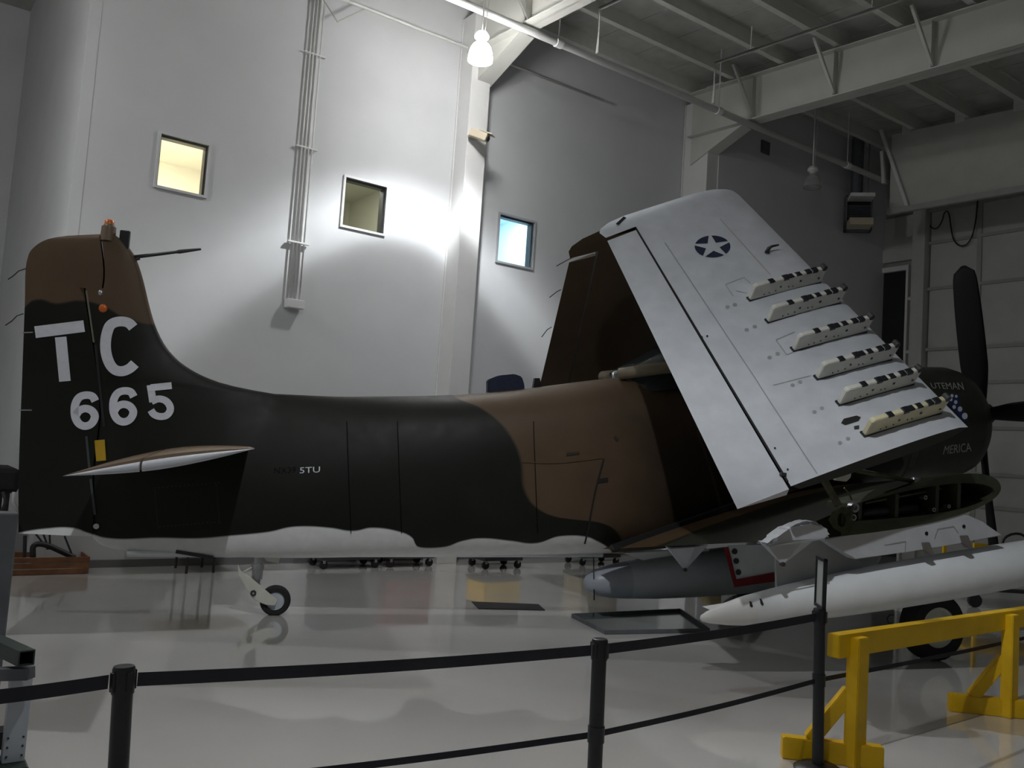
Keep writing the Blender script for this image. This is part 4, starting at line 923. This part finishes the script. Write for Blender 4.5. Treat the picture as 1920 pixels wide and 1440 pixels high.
    bm = B(); pts = [wing_hit(1438, 474, .01), wing_hit(1441, 466, .05), wing_hit(1447, 462, .07), wing_hit(1460, 459, .08)]; tube(bm, [V3(*p) for p in pts], [.028, .022, .014, .010], 8); part('pitot_mast', bm, 'black_metal', wg, smooth=True)
    p = wing_hit(1468, 890, .01); bm = B(); bevbox(bm, -.025, .025, -.018, .018, -.012, .018, .004); bm.transform(Matrix.Translation(V3(*p))); part('hinge_fitting', bm, 'dark_iron', wg)
    for a, c in (((1157, 421), (1172, 407)),): wstroke('tip_slot', segs(a, c, 2), 8, 'marking_black', .02)
# ---- wing pylon and tanks
TT = 2.55
pyl = px_slab('tank_pylon', [(1545, 1011), (1640, 995), (1720, 978), (1805, 961), (1842, 978), (1880, 1004), (1790, 1020), (1700, 1035), (1604, 1049), (1570, 1028)], TT+.13, .12, 'wing_white', None, .008)
for x, y in ((1737, 1000), (1807, 987)):
    p = A(x, y, TT+.192); bm = B(); lathe(bm, [(0, 0), (0, .018), (.004, .018), (.004, 0)], V3(*p), V3(0, 1, 0), 12); part('pylon_hole', bm, 'marking_black', pyl)
for a, c in (((1658, 1022), (1698, 1015)), ((1698, 1015), (1697, 1034)), ((1758, 992), (1788, 987)), ((1752, 1010), (1758, 992)), ((1788, 987), (1797, 1000))):
    p, q = A(*a, TT+.192), A(*c, TT+.192); bm = B(); bar(bm, V3(*p), V3(*q), .004, .008); part('pylon_seam', bm, 'line_grey', pyl)
for x, y in ((1738, 1030), (1810, 1017)):
    px_slab('sway_brace', [(x-6, y-12), (x+6, y-13), (x+14, y+8), (x+6, y+11), (x-2, y+2)], TT+.20, .05, mat('brace_brown', (.17, .155, .14), .5), pyl, .005)
c0, c1 = (A(1314, 1160, TT)), None
tx = np.array([.974, 0, .226]); prof = [(0, 0), (.02, .028), (.08, .052), (.25, .095), (.5, .135), (.9, .168), (1.4, .195), (2.0, .214), (2.6, .222), (3.4, .222), (3.9, .217), (4.4, .2), (4.9, .16), (5.3, .10), (5.5, .04), (5.52, 0)]
tstart = A(1312, 1160, TT); tmid = (A(1700, 1050, TT)+A(1700, 1137, TT))/2; tx = tmid-tstart; tx /= np.linalg.norm(tx)
bm = B(); lathe(bm, prof[4:], V3(*tstart), V3(*tx), 40); tk = part('wing_drop_tank', bm, 'tank_white', auto=60, label='long pale drop tank under the near wing')
bm = B(); lathe(bm, prof[:4]+[(.42, .1245), (.5, .1355)], V3(*tstart), V3(*tx), 40); part('tail_cone', bm, 'white_cone', tk, auto=60)
for tt_, ups in ((-.08, .06),):
    q = [A(1316, 1137, TT-.12), A(1340, 1147, TT-.05), A(1382, 1140, TT-.05), A(1362, 1130, TT-.12)]; bm = B(); prism(bm, [V3(*p) for p in q], V3(0, .012, .0)); part('tank_fin', bm, 'white_cone', tk)
def tank_hit(x, y, off=.004):
    d = rayA(x, y); d = d/np.linalg.norm(d); best = None
    lo = A(x, y, TT+.5); hi = A(x, y, TT)
    for i in range(200):
        p = lo+(hi-lo)*i/199; q = p-tstart; h = q@tx; rad = np.linalg.norm(q-tx*h)
        if rad <= interp(h, prof)+off: return p
    return hi
for poly in ([(1405, 1127), (1409, 1128), (1412, 1137), (1410, 1139), (1406, 1137)], [(1424, 1122), (1428, 1123), (1432, 1133), (1430, 1136), (1426, 1132)]):
    px_patch('tank_slot', poly, lambda x, y: tank_hit(x, y, .006), 'marking_black', tk)
cs, ce = np.array([3.43, 0, .405]), np.array([5.4, 0, .615]); cx3 = (ce-cs)/np.linalg.norm(ce-cs)
bm = B(); lathe(bm, [(.54, .215), (.56, .218), (.9, .25), (1.4, .275), (2.0, .29), (2.8, .29), (3.4, .25), (3.9, .15), (4.1, 0)], V3(*cs), V3(*cx3), 40); ct = part('belly_drop_tank', bm, 'tank_grey', auto=60, label='grey drop tank slung under the fuselage')
bm = B(); lathe(bm, [(0, 0), (.01, .05), (.05, .10), (.15, .15), (.32, .19), (.54, .217)], V3(*cs), V3(*cx3), 40); part('tank_tail_cone', bm, 'tank_cone', ct, auto=60)
rod('vent_pipe', A(1113, 1040, .1), A(1114, 1125, .1), .008, 'dark_iron', ct)
px_slab('belly_pylon', [(1170, 1037), (1330, 1030), (1330, 1060), (1230, 1060)], 0, .14, 'tank_white', ct)
# ---- main gear
for sg in (1, -1):
    ms, mr = 6.64, .36
    stt = part('main_gear_strut', lathe(B(), [(0, .05), (.35, .05), (.35, .075), (1.25, .08)], V3(ms, sg*1.72, mr), V3(.02, 0, 1), 16), 'cream_metal', auto=40)
    wheel(stt, ms, sg*1.88, mr-.01, mr, .21, flat=.02, hubm='cream_metal')
    rod('axle', (ms, sg*1.7, mr), (ms, sg*1.9, mr), .04, 'steel', stt)
    if sg > 0:
        bm = B(); tube(bm, [V3(*A(x, y, 1.75)) for x, y in ((1674, 1170), (1666, 1168), (1663, 1160), (1668, 1153), (1676, 1153))], .006, 6); part('brake_hose', bm, 'black_metal', stt, smooth=True)
# ================================================================== THINGS ON THE FLOOR
# ---- belt stanchions
PHT = 1.015
POST = [tuple(gz(233, 1247, PHT)[:2]), tuple(gz(1125, 1197, PHT)[:2]), tuple(gz(1537, 1140, PHT)[:2])]
d01 = np.array(POST[0])-np.array(POST[1]); POST0 = tuple(np.array(gz(-330, 1300, PHT)[:2])); d23 = gz(1920, 1195, .56)[:2]-np.array(POST[2])
POST4 = tuple(np.array(POST[2])+d23*1.25)
SL = ['nearest black belt post at lower left, in front of the tail', 'black belt post in the middle, between the two longer belts', 'black belt post carrying an upright sign frame beside the yellow barrier', None, None]
def post(p, label, lean=0):
    """lean: degrees the worn post tips to its left"""
    e = empty('belt_stanchion', (p[0]+RT[0]*math.sin(math.radians(lean))*PHT, p[1]+RT[1]*math.sin(math.radians(lean))*PHT, 0), label, 'stanchion', group='black belt barrier posts')
    e.rotation_mode = 'QUATERNION'; e.rotation_quaternion = Matrix.Rotation(-math.radians(lean), 3, Vector((_f[0], _f[1], 0)).normalized()).to_quaternion()
    bm = B(); lathe(bm, [(0, 0), (0, .15), (.012, .15), (.03, .12), (.04, .05), (.04, .0)], (0, 0, 0), (0, 0, 1), 40); ob('base', bm, 'black_metal', e); autosmooth(e.children[-1], 40)
    bm = B(); lathe(bm, [(.035, .036), (PHT-.09, .036)], (0, 0, 0), (0, 0, 1), 28); ob('tube', bm, 'black_metal', e, smooth=True)
    bm = B(); lathe(bm, [(PHT-.10, .036), (PHT-.10, .040), (PHT-.012, .040), (PHT-.002, .036), (PHT, .028), (PHT, 0)], (0, 0, 0), (0, 0, 1), 28); ob('belt_head', bm, 'black_metal', e); autosmooth(e.children[-1], 40)
    bm = B(); lathe(bm, [(.525, .036), (.525, .041), (.60, .041), (.60, .036)], (0, 0, 0), (0, 0, 1), 28); ob('lower_belt_head', bm, 'black_metal', e); autosmooth(e.children[-1], 40)
    for an in (0, 1, 2, 3):
        bm = B(); bevbox(bm, .036, .047, -.012, .012, PHT-.09, PHT-.02, .002); bm.transform(Matrix.Rotation(an*math.pi/2+.3, 4, 'Z')); ob('belt_clip', bm, 'black_metal', e)
    return e
posts = [post(POST[i], SL[i], l) for i, l in enumerate((2.4, 1.0, 1.6))]
post(POST0, 'black belt post out at the far left end of the barrier'); post(POST4, 'black belt post at the right end, past the yellow barrier')
def belt(p, q, z0, z1, hgt, label):
    p, q = np.array(p), np.array(q); d = (q-p)/np.linalg.norm(q-p); a, c = p+d*.05, q-d*.05; n = 16; bm = B(); rows = []; nr = np.array([-d[1], d[0]])*.0012
    for i in range(n+1):
        f = i/n; z = z0+(z1-z0)*f-.012*math.sin(math.pi*f); xy = a+(c-a)*f
        rows.append([bm.verts.new((xy[0]+sx_*nr[0], xy[1]+sx_*nr[1], z+sz_*hgt/2)) for sx_, sz_ in ((-1, -1), (1, -1), (1, 1), (-1, 1))])
    for a_, b_ in zip(rows, rows[1:]):
        for k in range(4): bm.faces.new((a_[k], a_[(k+1) % 4], b_[(k+1) % 4], b_[k]))
    bm.faces.new(rows[0]); bm.faces.new(rows[-1])
    return ob('barrier_belt', bm, 'black_belt', label=label, cat='belt', group='retractable barrier belts')
ZB_ = PHT-.055
belt(POST0, POST[0], ZB_, ZB_, .05, 'upper black belt leaving the nearest post to the left edge')
belt(POST[0], POST[1], ZB_, ZB_, .05, 'long upper black belt in front of the tail wheel')
belt(POST[1], POST[2], ZB_, ZB_, .05, 'upper black belt in front of the white drop tank tail')
def pat(i, z=.56): return tuple(np.array(POST[i])+RT[:2]*math.sin(math.radians((2.4, 1.0, 1.6)[i]))*(PHT-z))
belt(pat(0), pat(1), .56, .56, .03, 'lower thin black belt sloping out of the bottom edge')
belt(pat(1), pat(2), .56, .56, .03, 'lower thin black belt left of the sign frame post')
belt(pat(2), POST4, .56, .56, .03, 'lower thin black belt passing behind the yellow barrier')
# sign frame standing on the third post
p3 = POST[2]; vd = np.array(p3)/np.linalg.norm(p3); ang = math.atan2(vd[1], vd[0])
sf = empty('sign_frame', (p3[0], p3[1], PHT), 'slim upright black sign frame seen edge-on on top of a post', 'sign frame', rz=ang+math.radians(14))
zt_ = .325
for n_, a in (('frame_rail', (-.11, .11, -.012, .012, zt_-.022, zt_)), ('frame_rail', (-.11, .11, -.012, .012, 0, .022)), ('frame_stile', (-.11, -.088, -.012, .012, .0, zt_)), ('frame_stile', (.088, .11, -.012, .012, .0, zt_))):
    bm = B(); bevbox(bm, *a, .003); ob(n_, bm, 'black_metal', sf)
bm = B(); box(bm, -.088, .088, -.003, .003, .022, zt_-.022); ob('sign_sheet', bm, mat('sheet_grey', (.45, .47, .47), .3), sf)
# ---- yellow timber barrier
_sh = np.array([.077, .079, 0]); LF = gz(1596, 1440)+_sh; RF = gz(1889, 1347)+_sh; ld = (RF-LF)[:2]; LB = np.linalg.norm(ld); ux = ld/LB; ang = math.atan2(ux[1], ux[0])
yb = empty('timber_barrier', (LF[0], LF[1], 0), 'bright yellow painted timber barrier standing at lower right', 'barrier', rz=ang)
ft = gz(1455, 1424)+_sh-LF; lx = ft[0]*ux[0]+ft[1]*ux[1]; ly = -ft[0]*ux[1]+ft[1]*ux[0]
fdir = np.array([lx, ly]); FL = np.linalg.norm(fdir); fdir /= FL
zt_ = .845
def yp(n_, bm): bmesh.ops.bevel(bm, geom=bm.edges[:], offset=.006, segments=2, affect='EDGES'); return ob(n_, bm, 'yellow_paint', yb)
bm = B(); bar(bm, (-.22, .0, zt_-.075), (LB+1.3, .0, zt_-.075), .09, .15); yp('top_rail', bm)
for xo in (0, LB):
    bm = B(); bar(bm, (xo-.02, -.06, .0), (xo-.02, -.06, zt_-.02), .13, .09, (0, 1, 0)); yp('upright', bm)
    c = np.array([xo, -.06]); e0 = c+fdir*FL; e1 = c-fdir*FL*.35
    bm = B(); bar(bm, (e0[0], e0[1], .07), (e1[0], e1[1], .07), .09, .14); yp('foot', bm)
    b0 = c+fdir*FL*.62; b1 = c+fdir*.05
    bm = B(); bar(bm, (b0[0], b0[1], .13), (b1[0], b1[1], .47), .08, .09); yp('diagonal_brace', bm)
# ---- dark steel stand at the left edge
DS = 3.9
def dpx(x, y, dep=DS): v = ray(x, y); return CAMP+v*(dep/(v@_f))
ms_ = empty('work_stand', tuple(np.array([*dpx(20, 1300)[:2], 0])), 'dark green steel work stand with a pale leg at the left edge', 'work stand'); M0 = Matrix.Translation(-ms_.location)
def msp(n_, bm, m): bm.transform(M0); return ob(n_, bm, m, ms_)
def square_tube(p0, p1, o, t):
    p0, p1 = Vector(p0), Vector(p1); d = (p1-p0).normalized(); s = d.cross(Vector((0, 0, 1))).normalized(); u = s.cross(d); bm = B(); R4 = []
    for p in (p0, p1):
        for h in (o/2, o/2-t): R4.append([bm.verts.new(p+s*a*h+u*c*h) for a, c in ((-1, -1), (1, -1), (1, 1), (-1, 1))])
    o0, i0, o1, i1 = R4
    for k in range(4):
        k2 = (k+1) % 4; bm.faces.new((o0[k], o0[k2], o1[k2], o1[k])); bm.faces.new((i0[k], i0[k2], i1[k2], i1[k])); bm.faces.new((o0[k], o0[k2], i0[k2], i0[k])); bm.faces.new((o1[k], o1[k2], i1[k2], i1[k]))
    return bm
e = dpx(50, 1234, 3.8); msp('rail_tube', square_tube(tuple(e), tuple(dpx(-70, 1178, 4.5)), .066, .006), 'dark_green_paint')
bm = B(); a, c = dpx(58, 1262, 3.85), dpx(-160, 1268, 3.9); bar(bm, tuple(a), tuple(c), .06, .05); msp('cross_bar', bm, 'grey_steel')
zl = dpx(30, 1425)[2]; c = dpx(30, 1360); bm = B(); bevbox(bm, c[0]-.045, c[0]+.045, c[1]-.03, c[1]+.03, zl, dpx(30, 1255)[2], .004); msp('pale_leg', bm, 'pale_blue_paint')
for dx_ in (-.03, .03):
    for dz in (.03, .07, .11):
        bm = B(); lathe(bm, [(0, 0), (0, .005), (.003, .005), (.003, 0)], (c[0]+dx_, c[1]-.03, zl+dz), (0, -1, 0), 8); msp('leg_bolt', bm, 'dark_iron')
bm = B(); bevbox(bm, c[0]-.2, c[0]+.055, c[1]-.10, c[1]+.10, 0, zl, .01); msp('foot_block', bm, 'dark_green_paint')
bm = B(); p = dpx(-20, 1390); bevbox(bm, p[0]-.12, p[0]+.10, p[1]-.05, p[1]+.05, p[2]-.03, p[2]+.05, .008); msp('clamp_block', bm, 'dark_iron')
bm = B(); p0, p1 = dpx(28, 962, 4.6), dpx(16, 1190, 4.5); bevbox(bm, p0[0]-.35, p0[0]+.02, p0[1], p0[1]+.12, 0, p0[2], .01); msp('dark_side_panel', bm, 'grey_steel')
# ---- low wooden crate with iron hooks behind the tail
cp = gz(166, 1076); cr = empty('wooden_crate', (cp[0]-.5, cp[1], 0), 'low reddish wooden crate of dark iron bars behind the rudder', 'crate'); zc = .22
for k in range(3):
    bm = B(); bevbox(bm, -.75, .5, .0, .02, .005+k*.072, .068+k*.072, .004); ob('plank', bm, 'wood', cr); bm = B(); bevbox(bm, .48, .5, .02, .5, .005+k*.072, .068+k*.072, .004); ob('plank', bm, 'wood', cr)
    bm = B(); bevbox(bm, -.75, .5, .5, .52, .005+k*.072, .068+k*.072, .004); ob('plank', bm, 'wood', cr)
bm = B(); box(bm, -.75, .48, .02, .5, .005, .04); ob('crate_filling', bm, mat('crate_buff', (.22, .2, .16), .8), cr)
def opx(x, y): p = onplane(x, y, (0, 1, 0), cp[1]+.25); return tuple(p)
th_ = empty('tow_hook', opx(90, 1046), 'bent dark iron tow hook with upright prongs lying on the wooden crate', 'hook'); M0 = Matrix.Translation(-th_.location)
bm = B(); tube(bm, [opx(x, y) for x, y in spline([(62, 1045), (62, 1026), (72, 1020), (90, 1023), (115, 1034), (140, 1046)], 4)], .035, 8); bm.transform(M0); ob('hook_bar', bm, 'dark_iron', th_, smooth=True)
for i, (a, c) in enumerate((((67, 1001), (90, 1030)), ((80, 998), (92, 1030)), ((93, 999), (94, 1030)), ((121, 1005), (135, 1040)), ((47, 1004), (46, 1045)))):
    bm = B(); tube(bm, [opx(*a), opx(*c)], .012 if i < 4 else .022, 8); bm.transform(M0); ob('prong', bm, 'dark_iron', th_)
# ---- dark machine against the recess, far left
mp_ = gz(-25, 1075); mc = empty('engine_stand', (mp_[0]-.3, mp_[1]+.6, 0), 'dark cluttered engine stand with pale hoses at the far left edge', 'machine')
zt_ = onplane(15, 878, (0, 1, 0), mp_[1]+.6)[2]
bm = B(); bevbox(bm, -.7, .62, 0, .9, zt_-.32, zt_, .06); ob('engine_block', bm, 'rubber', mc)
for sx_ in (-.6, .5):
    for sy_ in (.08, .8): bm = B(); bar(bm, (sx_, sy_, 0), (sx_, sy_, zt_-.3), .06, .06); ob('leg', bm, 'dark_iron', mc)
for k in range(7):
    x = .56-k*.12; bm = B(); tube(bm, [(x, -.03, zt_-.30), (x+.05*math.sin(k*2.1), -.07, zt_-.42), (x+.12*math.cos(k*1.7), -.04, zt_-.62)], .022, 8); ob('pale_hose', bm, 'white_metal' if k % 2 == 0 else 'dark_iron', mc, smooth=True)
bm = B(); bar(bm, (-.6, .05, .55), (.5, .05, .55), .05, .05); ob('cross_bar', bm, 'dark_iron', mc)
# ---- rolling tool carts along the back wall, seen under the belly
def cart(x, y, wd, cols, label, dep=.5, h=.9):
    e = empty('tool_cart', (x, y, 0), label, 'cart', group='rolling carts by the back wall')
    bm = B(); bevbox(bm, -wd/2, wd/2, -dep/2, dep/2, .13, .19, .01); ob('chassis', bm, 'dark_iron', e)
    n_ = len(cols); hh = (h-.2)/n_
    for k, c in enumerate(cols):
        bm = B(); bevbox(bm, -wd/2+.02, wd/2-.02, -dep/2+.01, dep/2-.01, .2+k*hh, .2+(k+1)*hh-.02, .01); d_ = ob('drawer', bm, c, e)
        bm = B(); bar(bm, (-wd*.3, -dep/2-.01, .2+(k+.6)*hh), (wd*.3, -dep/2-.01, .2+(k+.6)*hh), .02, .02); ob('handle', bm, 'steel', d_)
    for sx_ in (-1, 1):
        for sy_ in (-1, 1):
            cx_, cy_ = sx_*(wd/2-.06), sy_*(dep/2-.06)
            bm = B(); lathe(bm, [(-.02, 0), (-.02, .06), (.02, .06), (.02, 0)], (cx_, cy_, .061), (0, 1, 0), 18); cs_ = ob('caster', bm, 'rubber', e)
            bm = B(); bevbox(bm, cx_-.02, cx_+.02, cy_-.03, cy_+.03, .08, .135, .004); ob('caster_fork', bm, 'steel', cs_)
c0 = gz(626, 1056); cart(c0[0], 12.0, .95, ['grey_steel', 'grey_steel', 'grey_steel'], 'grey rolling tool cart by the wall, seen under the belly near the tail wheel')
c1 = gz(755, 1057); cart(c1[0]-.05, 12.0, .8, ['red_paint', 'red_paint', 'red_paint', 'red_paint'], 'red rolling tool cart by the wall, middle of the row under the belly')
c2 = gz(838, 1057); cart(c2[0]+.62, 11.55, .75, ['yellow_paint', 'dark_iron'], 'rolling cart with a yellow lower drawer, right end of the row under the belly')
c3 = gz(1135, 1062); cart(c3[0], 11.6, .9, ['beige_plastic', 'beige_plastic'], 'beige rolling cart by the wall behind the belly tank tail')
# thin table legs under the tail
tp = gz(350, 1076); tbl = empty('folding_table', (tp[0]+.13, tp[1]+.27, 0), 'plain folding table with thin dark legs behind the tail', 'table')
bm = B(); bevbox(bm, -.45, .75, -.3, .3, .70, .74, .01); ob('table_top', bm, 'beige_plastic', tbl)
for sx_ in (-.13, .22):
    for sy_ in (-.25, .25): bm = B(); tube(bm, [(sx_, sy_, 0), (sx_, sy_, .70)], .018, 8); ob('leg', bm, 'dark_iron', tbl)
# ---- floor plate and drip tray
q = [gz(*p) for p in ((884, 1129), (1010, 1134), (1022, 1145), (897, 1142))]
bm = B(); prism(bm, [(p[0], p[1], .001) for p in q], (0, 0, .008)); ob('rubber_mat', bm, 'rubber', label='thin flat black plate lying on the floor under the belly', cat='mat')
tr = [gz(*p) for p in ((1072, 1158), (1135, 1190), (1330, 1186), (1275, 1148))]
tc0 = sum(tr)/4; tray = empty('drip_tray', (tc0[0], tc0[1], 0), 'shallow dark metal drip tray on the floor beside the drop tank tail', 'tray')
loc = [p-tc0 for p in tr]
bm = B(); prism(bm, [(p[0], p[1], .002) for p in loc], (0, 0, .006)); ob('tray_bottom', bm, 'drip_tray', tray)
for i in range(4):
    a, c = loc[i], loc[(i+1) % 4]; bm = B(); bar(bm, (a[0], a[1], .024), (c[0], c[1], .024), .012, .045); ob('tray_side', bm, 'grey_steel', tray)
# ---- wheel chocks
for (s, t, lb) in ((6.20, -1.88, 'yellow wheel chock behind the far main wheel'), ):
    p = AO+AS*s+AT*t; bm = B(); d = AS*.16
    prism(bm, [tuple(p-d), tuple(p+d*.6), tuple(p+d*.6+np.array([0, 0, .17])), tuple(p+np.array([0, 0, .17])-d*.2)], tuple(AT*-.35)); bmesh.ops.bevel(bm, geom=bm.edges[:], offset=.01, segments=2, affect='EDGES'); ob('wheel_chock', bm, 'yellow_paint', label=lb, cat='chock')
# ---- cart and panels near the hangar door, beyond the nose
ky = gz(1900, 1005); kp = (14.6, ky[1]*14.6/ky[0])
kc = empty('flat_cart', (kp[0], kp[1], 0), 'low cart with yellow rails holding white panels beyond the nose', 'cart', rz=-.6)
for z in (.25, .62):
    bm = B(); bevbox(bm, -.9, .9, -.5, .5, z, z+.05, .008); ob('deck', bm, 'yellow_paint' if z > .5 else 'dark_iron', kc)
for sx_ in (-.85, .85):
    for sy_ in (-.45, .45):
        bm = B(); bar(bm, (sx_, sy_, .1), (sx_, sy_, .95), .05, .05); ob('cart_post', bm, 'yellow_paint', kc)
        bm = B(); lathe(bm, [(-.03, 0), (-.03, .1), (.03, .1), (.03, 0)], (sx_, sy_, .1), (0, 1, 0), 18); ob('cart_wheel', bm, 'rubber', kc)
bm = B(); bar(bm, (-.9, -.47, .93), (.9, -.47, .93), .04, .06); ob('yellow_rail', bm, 'yellow_paint', kc)
M1 = Matrix.Translation((kp[0], kp[1], 0)) @ Matrix.Rotation(-.6, 4, 'Z')
bm = B(); bevbox(bm, -.7, .6, -.42, .2, .301, .33, .006); bm.transform(M1); ob('white_panel', bm, 'white_metal', label='loose white panel lying on the lower deck of the flat cart', cat='panel')
bm = B(); bevbox(bm, -.8, .75, -.35, .42, .671, .70, .006); bm.transform(M1); ob('white_panel', bm, 'door_panel', label='grey white panel lying on the yellow upper deck of the flat cart', cat='panel')
bm = B(); tube(bm, [(-.1+.22*math.cos(a), -.25+.02*math.sin(3*a), .95+.2*math.sin(a)) for a in np.linspace(.4, 6.5, 20)], .02, 8); bm.transform(M1 @ Matrix.Translation((0, 0, -.02))); ob('hose_loop', bm, 'black_metal', smooth=True, label='black hose loop standing on the panels of the flat cart', cat='hose')
# ---- slab joint across the floor, lower right
a, c = gz(1640, 1400), gz(1919, 1318); d = (c-a)/np.linalg.norm(c-a)
bm = B(); bar(bm, tuple(a-d*1.2+np.array([0, 0, .0005])), tuple(c+d*4+np.array([0, 0, .0005])), .012, .001); ob('slab_joint', bm, mat('joint_grey', (.3, .29, .27), .5), bpy.data.objects['floor'])
